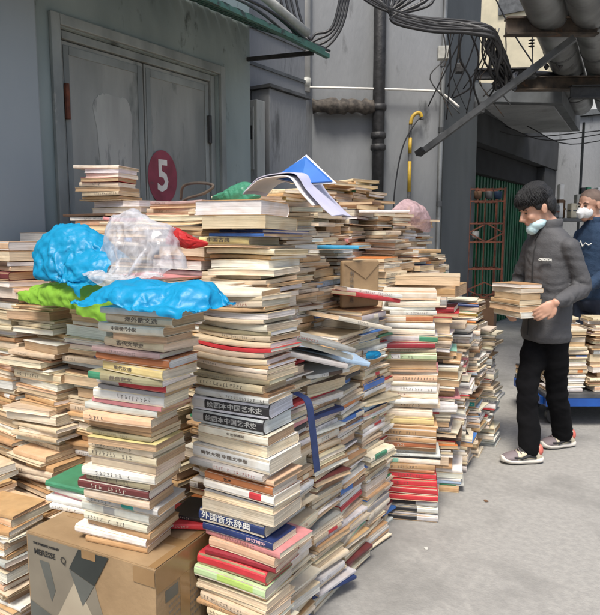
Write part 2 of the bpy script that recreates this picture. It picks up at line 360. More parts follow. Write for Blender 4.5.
# pilaster and recessed shop front beyond
pl = empty('building', (-2.5, 8, 0), 'dark blue-grey building with a green shutter under the canopy', 'building')
mb = MB(); mb.box((-4.2, 6.36, 0), (-2.47, 7.40, 7)); mb.obj('pier', M['pilaster'], pl, world=True)
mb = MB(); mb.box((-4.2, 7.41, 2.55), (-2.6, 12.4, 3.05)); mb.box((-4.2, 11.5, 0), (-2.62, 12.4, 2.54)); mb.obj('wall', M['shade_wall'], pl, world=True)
mb = MB()
for k in range(58):
    y = 7.45+k*.07
    mb.box((-2.93 if k % 2 else -2.90, y, .02), (-2.86 if k % 2 else -2.83, y+.07, 2.2))
mb.obj('shutter', M['shutter'], pl, world=True)
mb = MB(); mb.box((-3.6, 7.41, 2.21), (-2.75, 11.49, 2.54)); mb.obj('lintel', M['dark'], pl, world=True)  # near-black colour carries the shade below the canopy
# far buildings across the end of the alley
fb = empty('building', (-1, 13, 0), 'dark grey low building closing the far end of the alley', 'building')
mb = MB(); mb.box((-4.6, 12.5, 0), (3.5, 15, 3.5)); mb.obj('wall', M['backwall'], fb, world=True)
mb = MB(); mb.box((-2.1, 12.44, 0), (-1.2, 12.49, 2.1)); bevel(mb.obj('door', M['slab_edge'], fb, world=True))
mb = MB(); mb.box((-.9, 12.44, 1.0), (.3, 12.49, 2.1)); wdo = mb.obj('window', M['dark'], fb, world=True)
mb = MB(); mb.box((-4.65, 12.42, 3.51), (3.6, 15.1, 3.6)); mb.obj('roof', M['slab_edge'], fb, world=True)
hb = empty('building', (0, 18, 0), 'tall cream building rising behind the overhead pipes', 'building')
mb = MB(); mb.box((-12, 17, 0), (-3.9, 21, 12)); mb.obj('wall', M['cream_tile'], hb, world=True)
for z in (4.2, 7.0, 9.8):
    for x in (-6.6, -5.2): mb = MB(); mb.box((x, 16.93, z), (x+.8, 16.99, z+1.3)); mb.obj('window', M['steel'], hb, world=True)
hc = empty('building', (3, 19, 0), 'tall white-tiled building behind the hanging insulators', 'building')
mb = MB(); mb.box((-3.88, 17.6, 0), (6, 22, 11)); mb.obj('wall', M['pale_tile'], hc, world=True)
for x in (-2.0, -.4, 1.2):
    for z in (4.6, 7.2):
        mb = MB(); mb.box((x, 17.53, z), (x+.8, 17.59, z+1.2)); w_ = mb.obj('window', M['steel'], hc, world=True)

# pipes on the back wall ------------------------------------------------
def tubething(name, label, cat, pts, r, m, k=6, n=12, group=None, straight=False):
    mb = MB(); mb.tube(pts if straight else spline(pts, k), r, n)
    return tag(mb.obj(name, M[m], smooth=True), label, cat, group)
dp = empty('downpipe', (-3.58, 5.3, 2.9), 'white downpipe ending above the grey electrical cabinet', 'pipe')
mb = MB(); mb.tube([wp(.05, .08, 2.86), wp(.05, .08, 6)], .045, 12); mb.obj('pipe', M['white'], dp, smooth=True, world=True)
mb = MB(); mb.tube([wp(.05, .08, 2.9), wp(.05, .08, 2.99)], .053, 12); mb.obj('collar', M['offwhite'], dp, smooth=True, world=True)
tubething('conduit', 'thin cream conduit running level across the back wall', 'pipe', [wp(.02, .10, 2.90), wp(.7, .10, 2.885), wp(1.38, .10, 2.86), wp(1.43, .10, 2.85), wp(1.62, .12, 2.70)], .012, 'white')
sp = empty('soil_pipe', wp(.83, .1, 0), 'thick black cast iron pipe down the back wall', 'pipe')
T0 = .80
mb = MB(); mb.tube([wp(T0, .09, 0), wp(T0, .09, 6.5)], .062, 16); mb.obj('pipe', M['black_iron'], sp, smooth=True, world=True)
for z in (2.70, 2.42, 2.30, 4.1, 1.2):
    mb = MB(); mb.tube([wp(T0, .09, z-.035), wp(T0, .09, z-.02), wp(T0, .09, z+.02), wp(T0, .09, z+.035)], [.066, .08, .08, .066], 16); mb.obj('collar', M['black_iron'], sp, smooth=True, world=True)
mb = MB(); random.seed(5)
pts = [wp(.12+.045*i, .10, 2.71-.0*i+random.uniform(-.008, .008)) for i in range(15)]
mb.tube(pts, [random.uniform(.06, .088) for _ in pts], 14)
tag(mb.obj('wrapped_pipe', M['foil'], smooth=True), 'dusty wrapped stub of duct sticking sideways from the black pipe', 'pipe')
yp = empty('hooked_pipe', wp(1.2, .08, 1.2), 'grey and yellow banded pipe with a hooked top', 'pipe')
hook = spline([wp(1.13, .09, .9), wp(1.13, .09, 1.6), wp(1.13, .09, 2.2), wp(1.13, .09, 2.50), wp(1.145, .09, 2.60), wp(1.19, .09, 2.645), wp(1.23, .09, 2.64), wp(1.25, .09, 2.58)], 6)
mb = MB(); mb.tube(hook, .017, 12); mb.obj('pipe', M['cable_grey'], yp, smooth=True, world=True)
for z0, z1 in ((2.50, 2.66), (2.24, 2.40), (1.85, 2.16), (1.5, 1.7)):
    mb = MB(); mb.tube(([p for p in hook if p.z > 2.5][:-2]) if z1 > 2.6 else [wp(1.13, .09, z0), wp(1.13, .09, z1)], .0185, 12); mb.obj('yellow_band', M['yellow'], yp, smooth=True, world=True)
tubething('black_hose', 'thin black hose curving beside the yellow banded pipe', 'hose', [wp(1.25, .09, 2.60), wp(1.18, .12, 2.55), wp(1.05, .12, 2.3), wp(.98, .12, 1.9), wp(.96, .12, 1.5)], .008, 'rubber', n=6)
gp = empty('rain_pipe', wp(1.44, .1, 1.2), 'galvanised rain pipe at the corner of the back wall', 'pipe')
mb = MB(); mb.tube(spline([wp(1.46, .1, 5), wp(1.45, .1, 3.2), wp(1.44, .1, 2), wp(1.44, .1, 1.32), wp(1.42, .13, 1.22), wp(1.32, .16, 1.18)], 6), .025, 12); mb.obj('pipe', M['galv'], gp, smooth=True, world=True)
for z in (3.1, 2.45, 1.7):
    mb = MB(); mb.tube([wp(1.445, .1, z), wp(1.445, .1, z+.05)], .031, 12); mb.obj('clip', M['steel'], gp, world=True)
# electrical cabinet left of the back wall
ec = empty('electrical_cabinet', (-3.4, 4.8, 1.0), 'grey steel electrical cabinet behind the corner of the door building', 'cabinet')
mb = MB(); mb.box((-3.61, 4.56, .7), (-3.40, 5.15, 2.70)); bevel(mb.obj('body', M['backwall'], ec, world=True), .01)
mb = MB(); mb.box((-3.63, 4.53, 2.703), (-3.37, 5.19, 2.73)); mb.obj('lid', M['steel'], ec, world=True)
mt = empty('meter_box', (-3.45, 4.4, 1.6), 'small pale meter box with a black slot beside the cabinet', 'box')
mb = MB(); mb.box((-3.60, 4.40, 1.3), (-3.42, 4.52, 2.58)); bevel(mb.obj('body', M['scrape'], mt, world=True), .008)
mb = MB(); mb.box((-3.57, 4.385, 1.98), (-3.45, 4.398, 2.52)); f_ = bevel(mb.obj('door', M['scrape'], mt, world=True), .003)
mb = MB(); mb.box((-3.50, 4.375, 2.24), (-3.46, 4.384, 2.36)); mb.obj('slot', M['ink'], mt, world=True)

# canopy slab, strut, beams, ducts --------------------------------------
cp = empty('canopy', (-2.3, 8, 2.9), 'thick grey concrete canopy slab over the green shutter', 'canopy')
pv = [(-2.62, 7.16), (-1.655, 7.93), (-1.87, 10.3), (-2.72, 10.0)]
pi_ = [(-2.44, 7.44), (-1.76, 8.02), (-1.95, 10.15), (-2.66, 9.8)]
mb = MB(); mb.prism([(x, y, 2.93) for x, y in pv], (0, 0, 1), .21); mb.obj('slab', M['slab_edge'], cp, world=True)
mb = MB(); mb.prism([(x, y, 2.905) for x, y in pi_], (0, 0, 1), .022); mb.obj('soffit', M['slab'], cp, world=True)
# image-plane free placement: directions
fw = Vector((-.559, .829, 0)); rt = Vector((.829, .559, 0))
def P(s, d, z): v = rt*s+fw*d; return (v.x, v.y, z)     # s metres to the right, d metres ahead of the camera spot, z height
st_ = empty('steel_strut', P(1.3, 6.2, 2.3), 'diagonal steel strut propping up the pipe rack', 'strut')
mb = MB(); mb.bar(P(1.22, 6.2, 2.23), P(2.33, 5.5, 3.07), .05, .055); mb.obj('angle_bar', M['steel'], st_, world=True)
mb = MB(); mb.bar(P(1.17, 6.3, 2.20), P(1.22, 6.24, 2.24), .08, .05); mb.obj('foot_plate', M['black_iron'], st_, world=True)
def ibeam(p, q, w=.10, h=.14):
    mb = MB(); p = Vector(p); q = Vector(q); z = Vector((0, 0, 1))
    mb.bar(p+z*h/2, q+z*h/2, w, .015); mb.bar(p-z*h/2, q-z*h/2, w, .015); mb.bar(p, q, .012, h-.016); return mb
tag(ibeam(P(1.77, 5.6, 3.19), P(2.56, 5.6, 3.19), .1, .13).obj('steel_beam', M['rust_dark']), 'upper rusty steel beam carrying the silver pipes', 'beam')
tag(ibeam(P(2.35, 7.0, 3.03), P(4.0, 7.0, 3.04), .1, .13).obj('steel_beam', M['rust_dark']), 'lower rusty steel beam just above the concrete canopy', 'beam')
tag(ibeam(P(1.82, 6.7, 3.06), P(2.45, 6.7, 3.07), .08, .09).obj('steel_beam', M['black_iron']), 'short dark beam where the cable bundle turns down', 'beam')
tag(ibeam(P(2.86, 6.8, 2.90), P(4.2, 6.8, 2.92), .08, .12).obj('steel_beam', M['black_iron']), 'black beam end below the silver pipes beside the canopy', 'beam')
for k, (a, c, r, lb) in enumerate(((P(1.40, 4.25, 3.36), P(3.9, 8.9, 3.20), .16, 'left silver insulated pipe crossing overhead'),
                               (P(1.75, 4.25, 3.36), P(4.28, 8.9, 3.20), .15, 'middle silver insulated pipe crossing overhead'),
                               (P(2.12, 4.25, 3.36), P(4.7, 8.9, 3.20), .15, 'rightmost silver insulated pipe crossing overhead'))):
    e = empty('insulated_pipe', a, lb, 'pipe', 'insulated pipes overhead')
    av, cv = Vector(a), Vector(c); mb = MB(); mb.tube([av.lerp(cv, t/20) for t in range(21)], r, 20); mb.obj('jacket', M['galv'], e, smooth=True, world=True)
    for t in (.12, .3, .48, .66, .84): mb = MB(); mb.tube([av.lerp(cv, t), av.lerp(cv, t+.008)], r+.006, 20); mb.obj('band', M['steel'], e, smooth=True, world=True)
# insulators
for k, (s, z) in enumerate(((2.36, 3.42), (2.50, 3.42), (2.64, 3.43))):
    e = empty('insulator', P(s, 6.6, z), ('left insulator hanging under the rusty beam', 'middle insulator hanging under the rusty beam', 'right insulator hanging under the rusty beam')[k], 'insulator', 'insulators under the beam')
    mb = MB(); mb.tube([P(s, 6.6, z+.02), P(s+.02, 6.6, z-.30)], .006, 6); mb.obj('wire', M['rubber'], e, world=True)
    mb = MB()
    for q in range(3): mb.tube([P(s, 6.6, z-.04-.03*q), P(s, 6.6, z-.05-.03*q), P(s, 6.6, z-.06-.03*q)], [.012, .035, .012], 10)
    mb.tube([P(s+.02, 6.6, z-.28), P(s+.02, 6.6, z-.31), P(s+.02, 6.6, z-.34)], [.01, .03, .01], 10); mb.obj('disc', M['black_iron'], e, world=True, smooth=True)
# cable bundle sweeping in from the left then down beside the strut
random.seed(11)
cl = ['topmost', 'second', 'third', 'fourth', 'fifth', 'sixth', 'seventh', 'eighth', 'ninth', 'tenth', 'eleventh', 'twelfth', 'thirteenth', 'fourteenth', 'fifteenth', 'sixteenth', 'seventeenth', 'eighteenth', 'nineteenth', 'twentieth', 'twenty-first', 'lowest']
for k in range(22):
    u = k/21; j = lambda a: random.uniform(-a, a)
    pts = [P(.25+.04*k+j(.05), 5.6, 3.66+j(.03)), P(.50+.03*k, 5.6, 3.46+j(.03)-.05*u), P(.78, 5.6, 3.33-.07*u+j(.02)), P(1.10, 5.6, 3.25-.08*u+j(.02)), P(1.42+j(.03), 5.6, 3.23-.09*u+j(.02)),
           P(1.62+.04*u+j(.03), 5.6, 3.18-.06*u+j(.03)), P(1.70+.09*j(1), 5.65, 3.03+j(.04)), P(1.80+.10*j(1), 5.75, 2.86+j(.04)), P(1.92+.12*j(1), 6.05, 2.80+j(.04)), P(2.25+j(.1), 6.8, 3.10+j(.03)), P(3.3+j(.2), 7.3, 3.14+j(.04))]
    tubething('cable', f'{cl[k]} cable of the thick bundle above the concrete canopy', 'cable', pts, random.choice((.009, .012, .016)), random.choice(('rubber', 'rubber', 'rubber', 'cable_grey')), 6, 6, 'cables of the overhead bundle')
# loops hanging left of the pipe
for k in range(4):
    o_ = .05*k
    tubething('cable', ('outermost', 'second', 'third', 'innermost')[k]+' black cable looping down in front of the back wall', 'cable', [P(-.22+o_, 5.2, 3.6), P(-.14+o_*.8, 5.2, 3.22), P(-.02+.6*o_, 5.2, 2.98-.01*k+.03*(k % 2)), P(.17-o_*.3, 5.2, 2.89+.04*k), P(.34-o_*.5, 5.2, 3.08), P(.42-.4*o_, 5.2, 3.5)], .011, 'rubber', 6, 6, 'cable loops on the back wall')
for k, (a, c, m_) in enumerate(((1.50, 1.22, 2.62), (1.62, 1.44, 2.7), (1.45, 1.40, 2.8), (1.75, 1.55, 2.78), (1.34, 1.40, 2.5))):
    tubething('cable', ('thin cable slanting from the bundle to the wall hook', 'thin cable dropping behind the strut', 'thin cable beside the galvanised rain pipe', 'thin cable trailing onto the canopy edge', 'thin cable hanging left of the rain pipe')[k], 'cable', [P(a, 5.9, 3.25), P((a+c)/2+.03, 6.0, 3.0), P(c, 6.1, m_)], .007, 'rubber', 6, 6)
for k, (p, q) in enumerate(((P(2.05, 6.5, 4.1), P(2.62, 6.5, 3.05)), (P(1.95, 6.8, 4.0), P(2.45, 6.8, 3.2)), (P(2.5, 7.2, 3.0), P(3.9, 7.2, 3.35)), (P(2.15, 6, 3.75), P(2.6, 6, 3.62)))):
    tubething('cable', ('wire crossing in front of the white-tiled building', 'wire crossing before the cream building', 'black wire rising to the right past the canopy', 'short wire above the upper rusty beam')[k], 'cable', [p, Vector(p).lerp(Vector(q), .5)+Vector((0, 0, -.05)), q], .008, 'rubber', 6, 6)
# dark clutter of wires under the canopy and about the bundle
ords = ['first', 'second', 'third', 'fourth', 'fifth', 'sixth', 'seventh', 'eighth', 'ninth', 'tenth', 'eleventh', 'twelfth']
for k in range(3):
    s = 2.5+.3*k
    tubething('cable', f'{ords[k]} taut wire from the left strung below the canopy', 'cable', [P(s, 8.7, 2.86), P(s+.6, 8.7, 2.72-.05*k), P(s+1.6, 8.7, 2.80)], .007, 'rubber', 5, 6, 'wires under the canopy')
for k in range(12):
    s = 1.28+.05*k; j = lambda a: random.uniform(-a, a)
    tubething('cable', f'{ords[k]} loose wire from the left beneath the cable bundle', 'cable', [P(s+j(.05), 5.8, 3.24), P(s+.03+j(.08), 5.9, 3.02), P(s+.05+j(.12), 6.0, 2.82+j(.06)), P(s+.12+j(.18), 6.1, 2.62+j(.1))], random.choice((.004, .006, .009)), random.choice(('rubber', 'rubber', 'cable_grey', 'rust_dark')), 5, 6, 'loose wires beneath the bundle')
for k, (s, z, w) in enumerate(((1.36, 3.12, .10), (1.52, 2.98, .07), (1.72, 2.62, .09))):
    mb = MB(); c = P(s, 6.15, z); mb.box((c[0]-w/2, c[1]-.04, z-w*.6), (c[0]+w/2, c[1]+.04, z+w*.6), rz=R(30))
    tag(bevel(mb.obj('junction_box', M[('offwhite', 'black_iron', 'steel')[k]]), .006), ('grimy whitish junction box under the cable bundle', 'small black junction box under the cable bundle', 'grey junction box just above the canopy edge')[k], 'junction box')

# rack, cartons and clutter in the middle distance ------------------------
rk = empty('plant_rack', P(1.62, 7.6, .4), 'rust-red wrought iron shelf rack before the green shutter', 'rack')
s0, s1, d0, zb, zt = 2.0, 2.41, 7.4, .63, 1.95
mb = MB()
for s in (s0, s1, s0+.10, s1-.10):
    for d in (d0, d0+.3):
        if s in (s0, s1): mb.bar(P(s, d, zb), P(s, d, zt), .022)
for s in (s0+.09, s0+.18, s0+.27): mb.bar(P(s, d0+.3, zb), P(s, d0+.3, zt), .012)
mb.obj('upright', M['rust'], rk, world=True)
for z in (zb+.02, zb+.36, zb+.68, zb+.90, zb+1.16, zt-.02):
    mb = MB(); mb.bar(P(s0, d0, z), P(s1, d0, z), .018, .018); mb.bar(P(s0, d0+.3, z), P(s1, d0+.3, z), .018)
    for t in range(5): mb.bar(P(s0+.09*t, d0, z+.012), P(s0+.09*t, d0+.3, z+.012), .01)
    mb.obj('shelf', M['rust'], rk, world=True)
mb = MB(); sm = (s0+s1)/2
for z0, z1 in ((zb+.68, zb+.90), (zb+.02, zb+.2)):
    zm = (z0+z1)/2; q = [P(s0, d0, zm), P(sm, d0, z1), P(s1, d0, zm), P(sm, d0, z0)]
    for i in range(4): mb.bar(q[i], q[(i+1) % 4], .014)
mb.obj('lattice', M['rust'], rk, world=True)
for k, (s, z, c) in enumerate(((2.12, zb+1.19, 'card_dark'), (2.25, zb+1.19, 'steel'), (2.36, zb+1.19, 'navy'), (2.10, zb+.72, 'offwhite'))):
    mb = MB(); mb.tube([P(s, d0+.1, z), P(s, d0+.1, z+.02), P(s, d0+.1, z+.08), P(s, d0+.1, z+.09)], [.03, .045, .05, .045], 10)
    tag(mb.obj('pot', M[c], smooth=True), ('brown pot on the upper shelf of the rust-red rack', 'grey pot on the upper shelf of the rust-red rack', 'navy pot on the upper shelf of the rust-red rack', 'whitish cup on the middle shelf of the rust-red rack')[k], 'pot')
for k, (s, d, w, h) in enumerate(((1.98, 7.15, .2, .5), (2.16, 7.4, .34, .63))):
    e = empty('carton', P(s, d, 0), ('small tan carton in front of the rust-red rack', 'big dark brown carton in front of the rust-red rack')[k], 'box')
    c = P(s, d, 0); mb = MB(); mb.box((c[0]-w/2, c[1]-.15, 0), (c[0]+w/2, c[1]+.25, h), rz=R(12)); bevel(mb.obj('body', M['card_dark'] if k else M['card'], e, world=True), .006)
    mb = MB(); mb.box((c[0]-w/2-.004, c[1]-.02, h+.001), (c[0]+w/2+.004, c[1]+.06, h+.004), rz=R(12), c=c[:2]); mb.obj('tape', M['card_dark'], e, world=True)
# dark post and far shelf of bric-a-brac
tag(MB().box((-.62, 9.0, 0), (-.52, 9.1, 2.9)).obj('post', M['slab_edge']), 'dark square post behind the man in the navy sweater', 'post')
tag(MB().box((-1.66, 9.3, 0), (-1.63, 9.33, 2.9)).obj('post', M['pilaster']), 'thin grey post right of the green shutter', 'post')
tb = empty('trestle_table', P(2.9, 8.0, 0), 'grey trestle table piled with clutter behind the men', 'table')
mb = MB(); mb.bar(P(2.95, 8.0, 1.58), P(4.1, 8.0, 1.58), .5, .04); mb.obj('table_top', M['steel'], tb, world=True)
for s in (3.0, 4.05):
    for d in (7.8, 8.2):
        mb = MB(); mb.bar(P(s, d, 0), P(s, d, 1.56), .03); mb.obj('leg', M['steel'], tb, world=True)
random.seed(21)
nm = ['dark', 'cream', 'grey', 'white', 'brown', 'buff', 'pale', 'black', 'green', 'tan', 'ivory', 'blue', 'chalky', 'rusty']
mm_ = ['steel', 'pagewhite', 'cable_grey', 'white', 'card_dark', 'shoe_cream', 'offwhite', 'rubber', 'bag_dkgreen', 'card', 'pagewhite', 'cart_blue', 'white', 'rust']
for k in range(14):
    s = 3.04+.075*k; z = 1.601; c = P(s, 7.95+random.uniform(-.1, .1), 0); w, dd, hgt = random.uniform(.05, .09), random.uniform(.08, .14), random.uniform(.14, .42)
    mb = MB(); mb.box((c[0]-w/2, c[1]-dd/2, z), (c[0]+w/2, c[1]+dd/2, z+hgt), rz=R(34+random.uniform(-12, 12)))
    e = empty('parcel', (c[0], c[1], z), f'{nm[k]} parcel standing {k+1} from the left on the far trestle table', 'parcel', 'parcels on the trestle table')
    bevel(mb.obj('body', M[mm_[k]], e, world=True), .012)
    mb = MB(); mb.box((c[0]-w/2-.002, c[1]-dd/2-.002, z+hgt*.45), (c[0]+w/2+.002, c[1]+dd/2+.002, z+hgt*.55), rz=R(34)); mb.obj('wrapping_band', M[mm_[(k*5+3) % 14]], e, world=True)
random.seed(31)
for k, (x, y, lb) in enumerate(((-.55, 2.25, 'small pale paper scrap on the concrete at the bottom right'), (-1.02, 2.55, 'tiny torn paper scrap on the concrete near the broad stack'), (-.95, 3.2, 'dark curled leaf on the concrete between pile and man'), (-.3, 2.9, 'small grey pebble on the bare concrete at the right'))):
    mb = MB(); n_ = 7; r_ = (.016, .011, .014, .009)[k]; rim = [(x+r_*math.cos(6.283*i/n_)*random.uniform(.6, 1.2), y+r_*math.sin(6.283*i/n_)*random.uniform(.5, 1.1), .001+random.uniform(0, .004)) for i in range(n_)]
    mb.prism(rim, (0, 0, 1), .0012 if k < 3 else .006)
    tag(mb.obj(('paper_scrap', 'paper_scrap', 'leaf', 'pebble')[k], M[('pagewhite', 'offwhite', 'card_dark', 'cable_grey')[k]]), lb, ('paper', 'paper', 'leaf', 'stone')[k])
#BOOKS
# ------------------------------------------------------------------ books
PAL = {   # real cover colours
 'cream': (.66, .56, .40), 'ivory': (.72, .65, .52), 'tan': (.52, .33, .17), 'kraft': (.46, .28, .14), 'pale peach': (.66, .44, .29), 'beige': (.56, .46, .33),
 'white': (.76, .74, .70), 'light grey': (.50, .49, .47), 'grey': (.30, .30, .29), 'olive': (.30, .26, .16), 'yellow': (.74, .55, .16), 'pale yellow': (.72, .60, .28),
 'orange': (.62, .21, .06), 'rust-orange': (.42, .15, .06), 'red': (.50, .035, .045), 'dark red': (.26, .02, .03), 'maroon': (.13, .03, .03), 'pink': (.62, .25, .26),
 'navy': (.02, .04, .14), 'blue': (.05, .16, .45), 'pale blue': (.36, .48, .62), 'sky blue': (.05, .33, .58), 'green': (.05, .22, .12), 'pale green': (.40, .52, .30), 'mint': (.28, .58, .45), 'teal': (.02, .30, .26),
 'black': (.02, .02, .022), 'dark brown': (.10, .06, .04), 'brown': (.24, .13, .07), 'mauve': (.34, .24, .24), 'lime': (.40, .56, .14)}
STY = {
 'aged': dict(cream=6, ivory=3, tan=7, kraft=4, **{'pale peach': 5}, beige=5, white=1.2, brown=2.4, mauve=.6, **{'light grey': 1}, olive=.5, **{'dark brown': .3}, orange=.3),
 'mix': dict(cream=6, ivory=4, tan=4, beige=4, white=5, brown=1.5, **{'light grey': 3}, grey=1, yellow=.5, red=.8, blue=.5, navy=.5, green=.4, **{'dark brown': .7}, black=.6, pink=.4, **{'pale blue': .5}, orange=.4, maroon=.4, teal=.15, kraft=1.0, mint=.2),
 'white': dict(white=8, ivory=5, cream=4, **{'light grey': 2}, beige=2, red=.8, grey=.7, blue=.5, black=.5, pink=.5, **{'pale green': .4}, tan=1)}
PG = [(.72, .58, .40), (.66, .49, .31), (.76, .66, .50), (.58, .41, .25), (.78, .73, .64), (.46, .32, .19), (.62, .55, .44), (.72, .70, .66), (.66, .53, .36)]
rs = random.Random(42)
def pick(st):
    d = STY[st]; t = rs.random()*sum(d.values())
    for k, w in d.items():
        t -= w
        if t <= 0: return k
    return 'cream'
def vary(c, a=.12):
    g = 1+rs.uniform(-a, a); return tuple(max(0, min(1, x*g*(1+rs.uniform(-.04, .04)))) for x in c)
BOOKS = []     # every book of the scene as a record
def rec(mat4, L, W_, T, cov, pages=None, block=None, hard=False, spine='front', warp=(0, 0, 0), desc='', order='', extra=None, group='books stacked in the pile', label=None, curl=0):
    b = dict(m=mat4, L=L, W=W_, T=T, cov=cov, col=vary(PAL[cov]), pg=vary(pages or rs.choice(PG)), block=block, hard=hard, spine=spine, warp=warp, desc=desc, order=order, extra=extra, group=group, label=label)
    lum = sum(b['col'])/3
    if not extra and rs.random() < .42:
        g0 = rs.choice((.06, .1, .2, .35)); b['print'] = ((.10, .085, .075) if lum > .2 and rs.random() < .85 else (.30, .04, .04) if lum > .3 else (.62, .58, .48), g0, min(.94, g0+rs.choice((.18, .3, .45, .6))))
    BOOKS.append(b); return b
def geo(b):
    """cover and page block in the book's own frame: x along the spine, y depth, z up, origin at the underside's middle"""
    L, Wd, T, n = b['L'], b['W'], b['T'], 6
    t = .0028 if b['hard'] else .0012
    e = .003 if b['hard'] else .0012
    bl = .10*T if not b['hard'] else .22*T
    if T < .012: bl = .03*T
    prof = [(Wd/2, 0), (-Wd/2+bl, 0), (-Wd/2, T*.3), (-Wd/2, T*.7), (-Wd/2+bl, T), (Wd/2, T), (Wd/2, T-t), (-Wd/2+t+bl, T-t), (-Wd/2+t, T*.68), (-Wd/2+t, T*.32), (-Wd/2+t+bl, t), (Wd/2, t)]
    flip = b['spine'] == 'back'
    a, c, d = b['warp']
    def wz(x, y, z): 
        u, v = 2*x/L, 2*y/Wd
        return z+a*u*u+c*u*v+d*v*v
    cv, cf, cc = [], [], []
    m = len(prof)
    for i in range(n+1):
        x = -L/2+L*i/n
        for y, z in prof:
            yy = -y if flip else y
            cv.append((x, yy, wz(x, yy, z)))
    for i in range(n):
        for k in range(m):
            q = (i*m+k, i*m+(k+1) % m, (i+1)*m+(k+1) % m, (i+1)*m+k)
            cf.append(q if not flip else q[::-1])
            col = b['col']
            if b['block'] and k in (1, 2, 3):
                p0, p1, bc = b['block']
                if p0 <= (i+.5)/n <= p1: col = PAL[bc]
            if k >= 6: col = b['pg']
            cc.append(col)
    for i in (0, n):
        for q in ((0, 1, 10, 11), (1, 2, 9, 10), (2, 3, 8, 9), (3, 4, 7, 8), (4, 5, 6, 7)):
            f = tuple(i*m+j for j in q); f = f[::-1] if (i == 0) != flip else f
            cf.append(f); cc.append(b['col'])
    if b.get('print') and T > .013:
        ink, g0, g1 = b['print']; h_ = min(T*.5, .013); x = -L/2+g0*L; yb = -Wd/2-.0006; zc = T*.5
        while x < -L/2+g1*L:
            for q in range(3):
                a0 = x+rs.uniform(0, h_*.25); w0 = h_*rs.uniform(.25, .7); z0 = zc+h_*(q-1)*.33+rs.uniform(-.0008, .0008); t0 = h_*rs.uniform(.10, .17)
                if rs.random() < .3: w0, t0 = t0*1.3, w0*.8
                k = len(cv)
                for xx, zz in ((a0, z0-t0/2), (a0+w0, z0-t0/2), (a0+w0, z0+t0/2), (a0, z0+t0/2)):
                    yy = -yb if flip else yb; cv.append((xx, yy, wz(xx, yy, zz)))
                cf.append((k, k+1, k+2, k+3) if not flip else (k+3, k+2, k+1, k)); cc.append(ink)
            x += h_*1.12+(h_*1.5 if rs.random() < .12 else 0)
    pv, pf = [], []
    ys = (-Wd/2+t+.0006, Wd/2-e)
    # the fore edge is a hair hollow and each leaf block slightly uneven
    jit = [rs.uniform(-.0012, .0006) for _ in range(2*(n+1))]
    for i in range(n+1):
        x = (-L/2+e)+(L-2*e)*i/n
        for y, z in ((ys[0], t), (ys[1]+jit[2*i], t), (ys[1]-.0015+jit[2*i+1], T/2), (ys[1]+jit[2*i], T-t), (ys[0], T-t)):
            yy = -y if flip else y
            pv.append((x, yy, wz(x, yy, z)))
    for i in range(n):
        for k in range(5):
            q = (i*5+k, i*5+(k+1) % 5, (i+1)*5+(k+1) % 5, (i+1)*5+k); pf.append(q if not flip else q[::-1])
    pf.append((0, 1, 2, 3, 4)); pf.append(tuple(n*5+j for j in (4, 3, 2, 1, 0)))
    return cv, cf, cc, pv, pf
